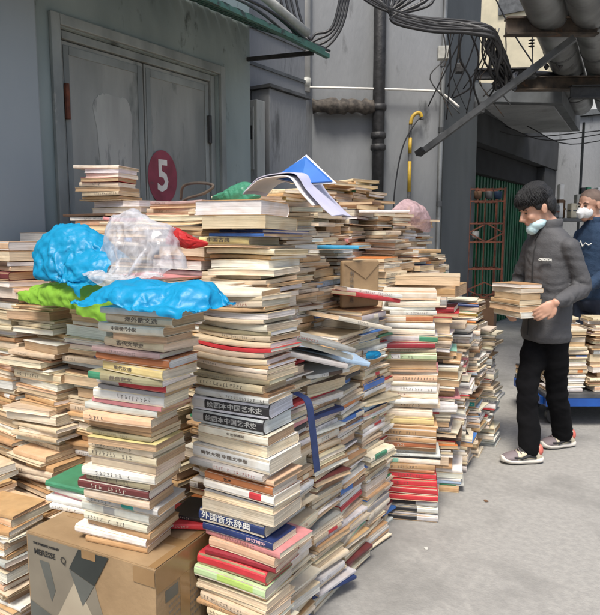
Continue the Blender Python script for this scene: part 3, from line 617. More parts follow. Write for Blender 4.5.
def stack(desc, p0, p1, L=.26, W_=.19, orient='F', rot=0, rot1=None, style='aged', t=.021, tops=(), seed=0, jit=.012, rj=3, hardp=.15, group='books stacked in the pile', edge='R', maxn=99, spinep=.55, lj=.02, fit=False):
    """books piled from p0 (x, y, z0) to p1 (x, y, z1): the near front-right corner (edge 'R'); tops = list of dicts for the topmost books"""
    rs.seed(seed*7919+13)
    z0, z1 = p0[2], p1[2]; items = []; z = 0; H = z1-z0; ts = list(tops); zt = 0
    topd = []
    for d in ts:
        T = d.get('T', rs.uniform(.7, 1.25)*t); topd.append((d, T)); zt += T
    if fit:
        f_ = H/(zt+.0018*len(topd)); topd = [(d, T*f_) for d, T in topd]; zt = H
    while z < H-zt-.008 and len(items) < maxn:
        T = t*rs.choice((.28, .38, .45, .55, .6, .7, .75, .85, .9, 1, 1.1, 1.4, 1.8)); T = min(T, max(.008, H-zt-z)); items.append(({}, T)); z += T+.0018
    items += topd[::-1]
    rot1 = rot if rot1 is None else rot1
    z = z0; n = len(items); wa = [0, 0, 0]; tx = ty = 0.; ox = oy = 0.
    for i, (d, T) in enumerate(items):
        u = (z-z0)/max(H, .01)
        l = d.get('L', L+rs.uniform(-lj, lj)*1.2); w = d.get('W', W_+rs.uniform(-lj, lj)*.8)
        if rs.random() < .18 and 'L' not in d: l *= .86; w *= .88
        a = R(rot+(rot1-rot)*u+rs.gauss(0, rj)+d.get('rot', 0))
        if rs.random() < .4: ox, oy = rs.gauss(0, jit*1.2), rs.gauss(0, jit*1.2)
        if rs.random() < .06: a += R(rs.gauss(0, 8))
        jx, jy = ox+rs.gauss(0, jit*.5)+d.get('dx', 0), oy+rs.gauss(0, jit*.5)+d.get('dy', 0)
        cx = p0[0]+(p1[0]-p0[0])*u+jx; cy = p0[1]+(p1[1]-p0[1])*u+jy
        base = R(90) if orient == 'S' else 0
        if orient == 'S': hx, hy = w/2, l/2
        else: hx, hy = l/2, w/2
        ar = a; off = Vector((-hx, hy, 0)); off.rotate(Euler((0, 0, ar)))
        c = Vector((cx, cy, z))+off
        for q in range(3): wa[q] = wa[q]*.8+rs.gauss(0, .0007)
        if z > z0+.02: tx = tx*.85+rs.gauss(0, .35); ty = ty*.85+rs.gauss(0, .35)
        else: tx = ty = 0
        wp_ = tuple(wa) if z > z0+.02 else (0, 0, 0)
        cu = d.get('curl', 0)
        if cu: wp_ = (wp_[0]+cu, wp_[1], wp_[2]-cu*.3)
        m = Matrix.Translation(c) @ Euler((R(tx), R(ty), ar+base)).to_matrix().to_4x4()
        sp = d.get('spine') or ('front' if rs.random() < spinep else 'back')
        cov = d.get('c') or pick(style)
        blk = d.get('block')
        if blk is None and not d.get('c') and rs.random() < .14: 
            s_ = rs.choice((0, .18, .5, .66)); blk = (s_, s_+rs.choice((.2, .34, .5)), rs.choice(('red', 'white', 'cream', 'blue', 'dark brown', 'green', 'ivory', 'orange')))
        k = n-i
        order = f'{k}{"th" if 10 <= k % 100 <= 20 else {1: "st", 2: "nd", 3: "rd"}.get(k % 10, "th")} from top of ' if k > 1 else 'topmost book of '
        rec(m, l, w, T, cov, d.get('pg'), blk, d.get('hard', rs.random() < hardp), sp, wp_, desc, order, d.get('x'), group, d.get('label'))
        z += T+.0018
    return z
def loose(p, L, W_, T, cov, rz=0, tx=0, ty=0, label='', **k):
    m = Matrix.Translation(p) @ Euler((R(tx), R(ty), R(rz))).to_matrix().to_4x4()
    return rec(m, L, W_, T, cov, label=label, **k)
D = lambda c, T=None, **k: dict(c=c, **({'T': T} if T else {}), **k)
BOXRZ = 7.6
# --- the stack on the cardboard box
stack('stack standing on the cardboard box', (-1.455, 1.275, .424), (-1.215, 1.19, 1.23), L=.255, W_=.148, rot=13, rot1=6, style='aged', t=.026, fit=True, seed=1, jit=.008, rj=2.5, spinep=.9, tops=[
 D('light grey', .018, L=.27, W=.16), D('cream', .030, L=.255, x=('海外散文选', 'ink_soft', .016, .1, .7)), D('ivory', .026, L=.25, x=('中国现代小说', 'ink_soft', .013, -.2, .5)), D('beige', .02, spine='back'), D('cream', .024, L=.24, x=('古代文学史', 'ink_soft', .014, -.1, .6)),
 D('mauve', .014, W=.16), D('rust-orange', .028, hard=True), D('pale yellow', .030, x=('现代汉语', 'ink_soft', .012, -.3, .5)), D('olive', .022, block=(0, .2, 'green'), L=.27, x=('经典散文', 'ink_soft', .013, -.1, .6)),
 D('light grey', .024, block=(.4, 1, 'red'), L=.275), D('grey', .012, L=.25), D('white', .034, L=.265, block=(.3, .7, 'white')), D('pink', .012), D('light grey', .020), D('pale peach', .026), D('tan', .018), D('kraft', .014, L=.26), D('olive', .014, L=.25),
 D('pale yellow', .022, L=.255, spine='back'), D('cream', .022, L=.26), D('cream', .026, L=.265), D('beige', .034, L=.25), D('white', .026, L=.27), D('olive', .022, L=.25, W=.155), D('maroon', .034, L=.27, hard=True), D('cream', .030),
 D('light grey', .028, L=.28, W=.16, block=(.5, .67, 'teal')), D('light grey', .036, L=.27, block=(.34, .5, 'grey')), D('ivory', .024, L=.25, W=.16), D('tan', .022, L=.26, W=.155), D('white', .030, L=.28, W=.16), D('tan', .020, L=.24)])
# --- the front corner stack right of the box
stack('front corner stack right of the box', (-1.085, 1.43, 0), (-1.115, 1.47, 1.30), L=.285, W_=.155, rot=2, style='mix', t=.022, fit=True, seed=2, jit=.007, rj=2, spinep=.9, tops=[
 D('ivory', .012, L=.27, curl=.006, rot=9), D('beige', .010, L=.29, curl=.010, rot=-5), D('cream', .014, L=.28, curl=.008), D('tan', .010, L=.29, curl=.010, rot=4), D('beige', .014, L=.29, curl=.008, dx=.01), D('cream', .010, L=.30, curl=.008), D('ivory', .016, L=.28, curl=.006, rot=-3), D('olive', .010, L=.29, curl=.007), D('beige', .012, L=.30, curl=.006, rot=5),
 D('beige', .012, L=.30, curl=.006), D('red', .008, L=.31, curl=.012, dx=.02), D('beige', .012, L=.30, curl=.010), D('cream', .012, L=.29, curl=.008, rot=5), D('tan', .008, L=.3, curl=.007), D('ivory', .010, L=.29, curl=.006), D('beige', .014, L=.3, curl=.005, rot=-4),
 D('olive', .010, L=.29, curl=.004), D('cream', .018, L=.27, dx=-.02), D('brown', .008, L=.30), D('light grey', .014, L=.28),
 D('black', .036, L=.285, W=.165, hard=True, pg=(.62, .64, .66), block=(0, .12, 'light grey'), x=('绘图本中国艺术史', 'ink_grey', .020, .12, .9), rot=2), D('black', .036, L=.285, W=.165, hard=True, pg=(.62, .64, .66), block=(0, .12, 'light grey'), x=('绘图本中国艺术史', 'ink_grey', .020, .12, .9), rot=1, dx=-.005),
 D('ivory', .022, L=.27, x=('文艺学概论', 'ink_soft', .009, .1, .5)), D('white', .026, L=.29, W=.17, x=('中国文学家辞典', 'ink_soft', .011, -.1, .7)), D('white', .036, L=.31, W=.18, x=('美学大观 中国文学卷', 'ink_soft', .013, -.15, .85), dx=.01), D('light grey', .014, L=.29, block=(0, .34, 'grey')),
 D('pale peach', .014, L=.27), D('rust-orange', .020, L=.27, x=('艺术', 'ink', .010, -.3, .6)), D('white', .026, L=.28, block=(.66, .9, 'red')), D('grey', .016, L=.27), D('beige', .030, L=.28, spine='back'),
 D('navy', .034, L=.26, W=.16, hard=True, x=('外国音乐辞典', 'white_ink', .026, -.15, .95), dx=-.03), D('navy', .018, L=.28, x=('修订增补', 'pink_ink', .012, .55, .95)), D('pink', .014, L=.30, W=.19, dx=.02), D('pale peach', .024, L=.26), D('dark red', .018, L=.27, hard=True), D('red', .032, L=.27, hard=True),
 D('pale green', .026, L=.28, block=(.3, .84, 'lime')), D('tan', .008), D('cream', .018, L=.28), D('cream', .014, L=.3), D('beige', .02, L=.27), D('tan', .012, L=.29), D('cream', .018), D('ivory', .03, L=.27, block=(.83, 1, 'pale blue')), D('green', .018, L=.29), D('ivory', .026, L=.29), D('cream', .022), D('tan', .014), D('cream', .018)])
# --- columns behind and left of the box
stack('leftmost tall stack at the picture edge', (-2.47, 1.42, 0), (-2.61, 1.60, 1.385), L=.27, W_=.19, style='aged', seed=3, t=.021, jit=.013, tops=[D('pale peach', .04), D('tan', .045), D('dark brown', .02), D('pale peach', .02), D('maroon', .040, block=(.2, .5, 'white'), hard=True), D('beige', .026), D('tan', .05, spine='back'), D('dark brown', .014), D('light grey', .04)])
stack('narrow stack behind the leftmost tall stack', (-2.60, 1.90, 0), (-2.62, 1.90, 1.46), L=.2, W_=.17, style='aged', seed=4)
stack('lowest stack at the left picture edge', (-2.34, 1.14, 0), (-2.36, 1.2, .5), L=.25, style='aged', seed=28)
stack('stack beyond the leftmost tall stack', (-2.90, 1.62, 0), (-2.90, 1.60, 1.30), L=.26, style='aged', seed=5)
stack('second stack left of the stack on the box', (-2.17, 1.38, 0), (-2.30, 1.60, 1.19), L=.27, W_=.19, rot=4, style='aged', seed=6, t=.021, jit=.018, rj=4)
stack('stack just behind the box, under the green bag', (-2.02, 1.66, 0), (-2.00, 1.60, 1.16), L=.25, W_=.19, rot=6, style='aged', seed=7, t=.021, jit=.013, rj=3, tops=[D('tan', .03), D('ivory', .022), D('brown', .028), D('ivory', .016), D('kraft', .05, spine='back')])
stack('outermost low stack at the lower left corner', (-2.05, 1.16, 0), (-2.06, 1.20, .42), L=.24, W_=.17, rot=3, style='aged', seed=29, t=.021, jit=.016, rj=4)
stack('small pile on the back left of the box', (-1.80, 1.355, .424), (-1.80, 1.355, .515), L=.23, W_=.17, rot=10, style='white', seed=10, tops=[D('green', .022, L=.23, hard=True), D('white', .022, L=.25), D('pink', .008), D('white', .018, L=.24), D('white', .018, L=.22)])
stack('half hidden stack between the box and corner stack', (-1.405, 1.70, 0), (-1.43, 1.66, 1.26), L=.24, W_=.19, style='mix', seed=11, t=.022, jit=.01, maxn=80)
stack('stack behind the stack on the box', (-1.70, 1.66, 0), (-1.70, 1.62, 1.27), L=.26, W_=.19, style='aged', seed=12, tops=[D('pink', .006, L=.32, W=.24, curl=.008), D('white', .006, L=.34, W=.24, curl=.010, rot=8), D('orange', .006, L=.32, W=.24, curl=.009, rot=-6), D('light grey', .008, L=.33, W=.24, curl=.008)])
loose((-1.47, 1.54, .43), .22, .16, .018, 'red', rz=30, label='bright red thin book lying on the back right of the box')
loose((-1.46, 1.56, .449), .2, .15, .014, 'black', rz=15, label='black thin book on the red book at the back of the box')
# --- second row: taller stacks whose tops show above the bags
stack('wide stack behind the corner stack', (-1.36, 1.80, 0), (-1.38, 1.82, 1.545), L=.30, W_=.22, style='aged', seed=13, t=.024, jit=.014, rj=3, spinep=.7, tops=[D('kraft', .055, L=.31, W=.2, dx=-.02, hard=True), D('tan', .05, L=.29, rot=3), D('navy', .012, L=.27, rot=-6), D('blue', .012, L=.28), D('pale yellow', .028, L=.24, dx=-.09, x=('中国古典', 'ink_soft', .018, -.2, .6)), D('beige', .01, L=.3), D('cream', .022, L=.34, dx=.03), D('tan', .016, L=.33), D('beige', .03, L=.28, spine='back'), D('ivory', .022, L=.28, dx=.06, rot=8), D('beige', .016, curl=.008, L=.3), D('beige', .016, curl=.008, L=.3), D('tan', .012, curl=.008, L=.3), D('beige', .016, curl=.006, L=.3)])
stack('second-row stack behind the clear bag', (-1.70, 1.84, 0), (-1.72, 1.86, 1.50), L=.30, W_=.21, style='aged', seed=14, tops=[D('cream', .02, L=.36, curl=.008), D('beige', .014, L=.38, curl=.012), D('ivory', .018, L=.35, rot=4)])
stack('second-row stack left of the clear bag', (-2.05, 1.86, 0), (-2.06, 1.88, 1.50), L=.30, W_=.21, style='aged', seed=15, tops=[D('pink', .016, L=.30, curl=.004), D('cream', .012, L=.33)])
stack('second-row stack behind the blue bag', (-2.36, 1.88, 0), (-2.40, 1.92, 1.53), L=.32, W_=.2, style='aged', seed=16)
stack('third-row stack beside the door', (-2.38, 2.12, 0), (-2.38, 2.12, 1.597), L=.33, W_=.2, style='white', seed=17, tops=[D('ivory', .03, L=.34), D('cream', .03, L=.36)])
stack('third-row stack below the number sign', (-2.02, 2.12, 0), (-2.03, 2.12, 1.585), L=.32, W_=.22, style='aged', seed=18, tops=[D('mauve', .016, L=.32, curl=.004), D('tan', .014, L=.30)])
stack('small neat stack in front of the grey door', (-2.50, 2.10, 1.60), (-2.50, 2.10, 1.76), L=.245, W_=.19, rot=14, style='aged', seed=19, t=.02, rj=3, jit=.006, tops=[D('ivory', .016, L=.26), D('beige', .022), D('cream', .020), D('red', .020), D('cream', .02), D('ivory', .022, L=.26), D('beige', .02)])
stack('third-row stack behind the big kraft book', (-1.70, 2.12, 0), (-1.72, 2.12, 1.55), L=.31, W_=.22, style='aged', seed=20)
stack('third-row stack under the blue folder', (-1.50, 2.12, 0), (-1.46, 2.10, 1.57), L=.22, W_=.2, style='aged', seed=21, rj=7)
# --- alley side: rows from the corner stack to the far end
side = [(1.62, -1.16, .98, 'mix'), (1.86, -1.18, .92, 'mix'), (2.11, -1.20, 1.02, 'mix'), (2.36, -1.23, 1.10, 'mix'), (2.62, -1.28, 1.04, 'mix')]
on = ['first', 'second', 'third', 'fourth', 'fifth', 'sixth', 'seventh', 'eighth', 'ninth', 'tenth', 'eleventh', 'twelfth']
for i, (y, x, z, s) in enumerate(side):
    stack(f'{on[i]} alley-side stack beyond the corner stack', (x, y, 0), (x-.06, y+.02, z), L=.22, W_=.20, orient='S', rot=rs.uniform(-3, 3), style=s, seed=30+i, t=.019, jit=.009, rj=3.2, lj=.014, spinep=.5)
# second tier leaning back above them
for i, (y, x, z, s) in enumerate([(1.78, -1.37, 1.30, 'mix'), (2.02, -1.40, 1.34, 'aged'), (2.26, -1.43, 1.30, 'mix'), (2.50, -1.46, 1.36, 'aged'), (2.73, -1.50, 1.24, 'mix'), (2.97, -1.45, 1.30, 'mix'), (3.22, -1.48, 1.40, 'aged'), (3.46, -1.45, 1.34, 'mix'), (3.70, -1.48, 1.32, 'aged'), (3.93, -1.52, 1.26, 'mix')]):
    if i == 0: continue
    stack(f'{on[i]} stack of the second alley tier', (x, y, 0), (x-.04, y+.02, z), L=.21, W_=.20, orient='S', rot=rs.uniform(-4, 6), style=s, seed=50+i, t=.019, jit=.011, rj=4.5)
for i, (y, x, z, s) in enumerate([(2.05, -1.62, 1.46, 'aged'), (2.32, -1.64, 1.55, 'aged'), (2.56, -1.66, 1.58, 'mix'), (2.80, -1.68, 1.58, 'aged'), (3.04, -1.68, 1.60, 'mix'), (3.28, -1.66, 1.62, 'aged'), (3.52, -1.66, 1.58, 'aged'), (3.76, -1.70, 1.58, 'mix'), (4.0, -1.72, 1.54, 'aged')]):
    if i == 0: continue
    stack(f'{on[i]} stack of the third alley tier', (x, y, 0), (x-.02, y+.02, z), L=.22, W_=.22, orient='S' if i % 2 else 'F', rot=rs.uniform(-6, 10), style=s, seed=70+i, t=.019, jit=.018, rj=8)
for i, (y, x, z, s) in enumerate([(2.4, -1.88, 1.62, 'aged'), (2.66, -1.90, 1.66, 'aged'), (2.92, -1.92, 1.68, 'aged'), (3.18, -1.9, 1.74, 'aged'), (3.44, -1.9, 1.76, 'aged'), (3.7, -1.92, 1.70, 'aged')]):
    stack(f'{on[i]} stack of the rear tier', (x, y, 0), (x-.02, y+.02, z), L=.26, W_=.23, orient='F', rot=rs.uniform(-8, 12), style=s, seed=90+i, t=.02, jit=.02, rj=9, tops=[D(c, .016, L=.28, curl=.005) for c in ('cream', 'tan', 'pale yellow', 'beige')])
# hidden heart of the pile, down to the wall
for i, x in enumerate((-2.2, -2.5, -2.8)):
    for j in range(6):
        y = 2.42+.28*j
        stack('stacks in the heart of the pile', (x, y, 0), (x, y, 1.46+.02*((i+j) % 3)), L=.27, W_=.25, style='aged', seed=120+i*10+j, t=.04)
for j in range(2): stack('stacks in the heart of the pile', (-2.75, 1.9+.24*j, 0), (-2.75, 1.9+.24*j, 1.44), L=.27, W_=.22, style='aged', seed=160+j, t=.035)
# --- the broad stack that stands out into the alley
stack('broad stack jutting into the alley', (-1.075, 2.82, 0), (-1.135, 2.88, 1.165), L=.285, W_=.215, rot=22, rot1=26, style='white', fit=True, seed=200, t=.021, jit=.008, rj=2.2, spinep=.85, tops=[
 D('ivory', .040, L=.26, W=.2), D('ivory', .028, L=.25), D('white', .014, L=.26), D('light grey', .016), D('ivory', .030, block=(.45, .95, 'rust-orange')), D('white', .02), D('ivory', .026), D('light grey', .030, block=(.6, .95, 'green')), D('dark red', .024), D('beige', .016, W=.23),
 D('pale green', .034, block=(.2, .4, 'white')), D('cream', .034), D('tan', .012), D('pink', .014, L=.25), D('pale peach', .026, L=.26), D('ivory', .02), D('white', .026), D('ivory', .026), D('white', .02), D('cream', .024, block=(0, .17, 'pink')), D('ivory', .03), D('pale yellow', .03), D('tan', .012),
 D('kraft', .036, L=.30, W=.22, dx=.01, dy=-.03), D('kraft', .022, L=.30, dy=-.025), D('rust-orange', .024, L=.30, dy=-.02), D('tan', .018, L=.29), D('light grey', .012, L=.30), D('white', .012), D('black', .006), D('ivory', .02, block=(0, .4, 'mint')), D('kraft', .026, L=.28), D('rust-orange', .014),
 D('red', .028, L=.29, W=.22), D('red', .030, L=.29, W=.22), D('red', .028, L=.29, W=.22), D('red', .028, L=.29, W=.22),
 D('light grey', .028, L=.31, W=.23, block=(.17, .67, 'black'), hard=True), D('light grey', .028, L=.31, W=.23, block=(.17, .67, 'black'), hard=True), D('light grey', .030, L=.31, W=.23, block=(.17, .67, 'black'), hard=True)])
stack('stack behind the broad alley stack', (-1.12, 3.22, 0), (-1.16, 3.20, 1.185), L=.27, W_=.22, rot=20, style='mix', seed=201, t=.026, jit=.014, rj=5, tops=[D('beige', .050, L=.36, W=.26, dy=.02, dx=.03), D('kraft', .06, L=.34, W=.24), D('grey', .055, L=.28, dx=-.05), D('dark red', .024), D('red', .020), D('dark red', .024), D('mauve', .06, L=.26), D('white', .012), D('white', .02)])
stack('stack between the broad stack and the end', (-1.25, 3.05, 0), (-1.26, 3.05, 1.0), L=.2, W_=.2, orient='S', style='mix', seed=202)
stack('mixed stack near the far end of the pile', (-1.17, 3.52, 0), (-1.20, 3.52, .90), L=.22, W_=.2, rot=16, orient='F', style='white', seed=203, t=.018, jit=.014, rj=6)
stack('last but one stack at the far end', (-1.19, 3.80, 0), (-1.22, 3.78, 1.02), L=.22, W_=.2, rot=12, style='mix', seed=204, t=.018, jit=.013, rj=6)
stack('last stack at the far end of the pile', (-1.16, 4.06, 0), (-1.22, 4.04, .80), L=.22, W_=.2, rot=10, style='white', seed=205, t=.018, jit=.013, rj=6)
stack('far corner stack by the back wall', (-1.45, 4.16, 0), (-1.5, 4.14, 1.1), L=.25, W_=.2, rot=8, style='mix', seed=206)
# --- loose ones that lean or stand
loose((-1.46, 2.50, 1.367), .24, .19, .012, 'sky blue', rz=10, label='bright blue thin book lying in the middle of the pile')
loose((-1.55, 3.12, 1.545), .27, .2, .012, 'white', rz=28, label='white slim book on the upper edge of the pile')
for k, (x, y, z, c, rz, ty, lb) in enumerate([(-1.24, 1.82, 1.0, 'light grey', 60, 16, 'large grey magazine sliding down above the first alley stack'), (-1.24, 1.86, 1.03, 'white', 66, 19, 'white magazine on the sliding grey magazine'),
                                  (-1.22, 1.84, 1.06, 'grey', 58, 17, 'dark-edged magazine at the top of the sliding magazines'), (-1.29, 2.28, 1.06, 'ivory', 70, 14, 'ivory magazine tilted over the third alley stack'),
                                  (-1.27, 2.06, .96, 'pale blue', 48, 13, 'pale blue magazine tilted over the second alley stack'), (-1.36, 2.52, 1.14, 'red', 75, 10, 'red book tilted over the fourth alley stack'), (-1.37, 2.55, 1.16, 'white', 60, 9, 'white book on the tilted red book')]):
    loose((x, y, z), .30, .22, .018, c, rz=rz, ty=ty, label=lb)

# --- books held by the man and on the cart (positions shared with those builders)
HELD = (-.943, 3.709)
stack('pile carried by the man in grey', (*HELD, .935), (*HELD, 1.135), L=.25, W_=.18, rot=-33.5, style='aged', seed=300, rj=4, jit=.004, group='books carried by the man', lj=.006, fit=True,
      tops=[D('kraft', .022, L=.22), D('tan', .028, L=.24, spine='back'), D('cream', .036), D('tan', .03, L=.24, rot=4), D('ivory', .036, L=.26, rot=-3), D('cream', .036, L=.26)])
CART_Z = .262
def PP(s_, d_): return (.829*s_-.559*d_, .559*s_+.829*d_)
for i, (sx_, dy_, h, st, L_, ds) in enumerate([(2.10, 4.50, .46, 'mix', .24, 'left stack on the blue cart'), (2.42, 4.50, .55, 'aged', .27, 'middle stack on the blue cart'), (2.72, 4.50, .42, 'mix', .26, 'right stack on the blue cart'),
                                     (2.16, 4.74, .52, 'white', .24, 'back left stack on the blue cart'), (2.44, 4.74, .40, 'mix', .26, 'back middle stack on the blue cart'), (2.72, 4.76, .5, 'aged', .26, 'back right stack on the blue cart')]):
    x, y = PP(sx_, dy_)
    stack(ds, (x, y, CART_Z), (x, y, CART_Z+h), L=L_, W_=.2, rot=34, style=st, seed=310+i, rj=4, jit=.008, group='books loaded on the cart', t=.03)
x, y = PP(1.98, 4.74)
stack('low black stack at the left end of the cart', (x, y, CART_Z), (x, y, CART_Z+.12), L=.24, W_=.2, rot=34, seed=330, group='books loaded on the cart', fit=True, tops=[D('black', .03, hard=True), D('black', .04, hard=True), D('dark brown', .04, hard=True)])

# --- which 300 books show largest: a small z-buffer seen from the camera
def camera_space(v):
    r_ = np.array([math.cos(R(34)), math.sin(R(34)), 0.]); p = R(7.1)
    f_ = np.array([-math.sin(R(34))*math.cos(p), math.cos(R(34))*math.cos(p), -math.sin(p)]); u_ = np.cross(r_, f_)
    q = v-np.array([0, 0, 1.45]); return np.stack([500+q@r_/(q@f_)*1033, 512-q@u_/(q@f_)*1033, q@f_], -1)
ZW, ZH = 1000, 1024
zb = np.full((ZH, ZW), 1e9); ib = np.full((ZH, ZW), -1, int)
def raster(c8, idx):
    p = camera_space(c8)
    if (p[:, 2] < .2).any(): return
    for q in ((0, 1, 5, 4), (1, 2, 6, 5), (2, 3, 7, 6), (3, 0, 4, 7), (4, 5, 6, 7)):
        for tri in ((q[0], q[1], q[2]), (q[0], q[2], q[3])):
            a, b_, c = p[list(tri)]
            x0, x1 = int(max(0, min(a[0], b_[0], c[0]))), int(min(ZW-1, max(a[0], b_[0], c[0])+1)); y0, y1 = int(max(0, min(a[1], b_[1], c[1]))), int(min(ZH-1, max(a[1], b_[1], c[1])+1))
            if x1 <= x0 or y1 <= y0: continue
            den = (b_[1]-c[1])*(a[0]-c[0])+(c[0]-b_[0])*(a[1]-c[1])
            if abs(den) < 1e-6: continue
            X, Y = np.meshgrid(np.arange(x0, x1+1), np.arange(y0, y1+1))
            l1 = ((b_[1]-c[1])*(X-c[0])+(c[0]-b_[0])*(Y-c[1]))/den; l2 = ((c[1]-a[1])*(X-c[0])+(a[0]-c[0])*(Y-c[1]))/den; l3 = 1-l1-l2
            z = l1*a[2]+l2*b_[2]+l3*c[2]; sz = zb[y0:y1+1, x0:x1+1]; si = ib[y0:y1+1, x0:x1+1]
            k = (l1 >= 0) & (l2 >= 0) & (l3 >= 0) & (z < sz); sz[k] = z[k]; si[k] = idx
def corners(m, L, W_, T, z0=0):
    return np.array([m @ Vector((x, y, z)) for z in (z0, T) for x, y in ((-L/2, -W_/2), (L/2, -W_/2), (L/2, W_/2), (-L/2, W_/2))])
I4 = Matrix.Translation
for i, b in enumerate(BOOKS): raster(corners(b['m'], b['L'], b['W'], b['T']), i)
for c, l, w, h in (((-1.67, 1.36, 0), .54, .32, .42), ((-1.93, 1.48, 1.17), .5, .2, .30), ((-1.55, 1.32, 1.235), .55, .2, .1), ((-.85, 4.05, 0), .25, .25, 1.7), ((-1.72, 1.44, 1.24), .45, .1, .26)):
    raster(corners(I4(c), l, w, h), -2)
cnt = np.bincount(ib[ib >= 0].ravel(), minlength=len(BOOKS))
ranked = np.argsort(-cnt, kind='stable'); chosen = set(int(i) for i in ranked[:299] if cnt[i] > 0)
print('books', len(BOOKS), 'visible', int((cnt > 0).sum()), 'smallest chosen px', int(cnt[ranked[298]]))

M['ink_grey'] = mat('silver_ink', (.42, .42, .40), rough=.6)
def colour(me, cols):
    ca = me.color_attributes.new('Col', 'FLOAT_COLOR', 'CORNER'); a = np.ones((len(me.loops), 4), dtype=np.float32)
    for p, c in zip(me.polygons, cols):
        a[p.loop_start:p.loop_start+p.loop_total, :3] = c
    ca.data.foreach_set('color', a.ravel())
SC = ([], [], [], []) ; SP = ([], [], [], [])
seen = {}
for i, b in enumerate(BOOKS):
    rs.seed(i*31+5)
    cv, cf, cc, pv, pf = geo(b)
    if i not in chosen:
        if b['desc'] == '' and cnt[i] == 0 and not b['label']: continue
        k = len(SC[0]); SC[0].extend(tuple(b['m'] @ Vector(v)) for v in cv); SC[1].extend(tuple(j+k for j in f) for f in cf); SC[2].extend(cc)
        k = len(SP[0]); SP[0].extend(tuple(b['m'] @ Vector(v)) for v in pv); SP[1].extend(tuple(j+k for j in f) for f in pf); SP[2].extend([b['pg']]*len(pf))
        continue
    thick = 'thick ' if b['T'] > .031 else 'thin ' if b['T'] < .016 else ''
    two = f' with {b["block"][2]} patch' if b['block'] and b['block'][2] != b['cov'] else ''
    lb = b['label'] or f'{thick}{b["cov"]} book{two}, {b["order"]}{b["desc"]}'
    if len(lb.split()) > 16: lb = f'{b["cov"]} book, {b["order"]}{b["desc"]}'
    if lb in seen: print('DUP', lb)
    seen[lb] = 1
    e = bpy.data.objects.new('book', None); e.matrix_world = b['m']; e.empty_display_size = .05; link(e); tag(e, lb, 'book', b['group'])
    me = bpy.data.meshes.new('cover'); me.from_pydata(cv, [], cf); me.materials.append(M['cover']); colour(me, cc); co = link(bpy.data.objects.new('cover', me), e)
    me = bpy.data.meshes.new('pages'); me.from_pydata(pv, [], pf); me.materials.append(M['pages']); colour(me, [b['pg']]*len(pf)); link(bpy.data.objects.new('pages', me), e)
    if b['extra']:
        s_, mk, size, pos, frac = b['extra']
        if b['spine'] == 'front':
            y = -b['W']/2-.0009; zz = b['T']/2+b['warp'][2]
            text('spine_title', s_, size, M[mk], co, frame_m((pos*b['L']*.5, y, zz), (1, 0, 0), (0, 0, 1)), sx=min(1.6, frac*b['L']*.8/(len(s_)*size)), thick=.0004, bold=.012)
me = bpy.data.meshes.new('books'); nC = len(SC[0])
me.from_pydata(SC[0]+SP[0], [], SC[1]+[tuple(j+nC for j in f) for f in SP[1]]); me.materials.append(M['cover']); me.materials.append(M['pages'])
me.polygons.foreach_set('material_index', [0]*len(SC[1])+[1]*len(SP[1])); colour(me, SC[2]+SP[2])
tag(link(bpy.data.objects.new('books', me)), 'the smaller and half hidden second-hand books filling out the great pile', 'books', None, 'stuff')
#THINGS
# ------------------------------------------------------------------ cardboard box
bx = empty('cardboard_box', (-1.363, 1.228, 0), 'large brown cardboard box with grey print, under the stack of books', 'box', rz=R(BOXRZ))
bl_, bd, bh = .56, .33, .418
mb = MB(); random.seed(9)
n = 10   # sides with a slight bulge, top a little sunken
def boxface(o, u, v, nrm, bul):
    o, u, v, nrm = map(Vector, (o, u, v, nrm)); vs = [o+u*i/n+v*j/n+nrm*(bul*math.sin(math.pi*i/n)*math.sin(math.pi*j/n)) for j in range(n+1) for i in range(n+1)]
    mb.add(vs, [(j*(n+1)+i, j*(n+1)+i+1, (j+1)*(n+1)+i+1, (j+1)*(n+1)+i) for j in range(n) for i in range(n)])
boxface((-bl_, 0, 0), (bl_, 0, 0), (0, 0, bh), (0, -1, 0), 0); boxface((0, 0, 0), (0, bd, 0), (0, 0, bh), (1, 0, 0), .0)
boxface((0, bd, 0), (-bl_, 0, 0), (0, 0, bh), (0, 1, 0), .004); boxface((-bl_, bd, 0), (0, -bd, 0), (0, 0, bh), (-1, 0, 0), .004)
boxface((-bl_, 0, bh), (bl_, 0, 0), (0, bd, 0), (0, 0, 1), -.004)
mb.obj('carton', M['card'], bx)
mb = MB(); mb.box((-bl_+.01, bd/2+.002, bh-.003), (-.01, bd-.002, bh+.001)); mb.box((-bl_+.004, .003, bh-.002), (-.004, bd/2-.001, bh+.0035)); mb.obj('flap', M['card'], bx)
def decal(name, poly, m, off=.0012, parent=bx): mb = MB(); mb.prism([(x, -off, z) for x, z in poly], (0, -1, 0), .0006); return mb.obj(name, M[m], parent)
decal('printed_panel', [(-.555, .002), (-.15, .002), (-.235, .25), (-.28, .412), (-.555, .412)], 'print_grey', .0008)
decal('printed_panel', [(-.335, .30), (-.245, .16), (-.30, .002), (-.47, .002), (-.44, .12)], 'print_pale', .0018)
decal('printed_panel', [(-.50, .33), (-.455, .33), (-.43, .235), (-.45, .19)], 'print_mid', .0018)
decal('printed_panel', [(-.315, .412), (-.185, .414), (-.250, .302), (-.360, .335)], 'print_dark', .0028)
decal('printed_panel', [(-.360, .332), (-.252, .300), (-.305, .215)], 'print_mid', .0028)
decal('printed_panel', [(-.555, .17), (-.455, .14), (-.45, .002), (-.555, .002)], 'print_mid', .0026)
text('printed_words', 'THE TIMELESS JOURNEY', .0115, M['ink'], bx, frame_m((-.465, -.0030, .388), (1, 0, 0), (0, 0, 1)), bold=.01)
text('printed_words', 'MEIRESSE', .028, M['ink'], bx, frame_m((-.473, -.0030, .358), (1, 0, 0), (0, 0, 1)), bold=.012, sx=.88)
text('printed_words', 'Q', .034, M['ink'], bx, frame_m((-.385, -.0044, .356), (1, 0, 0), (0, 0, 1)), bold=-.01)
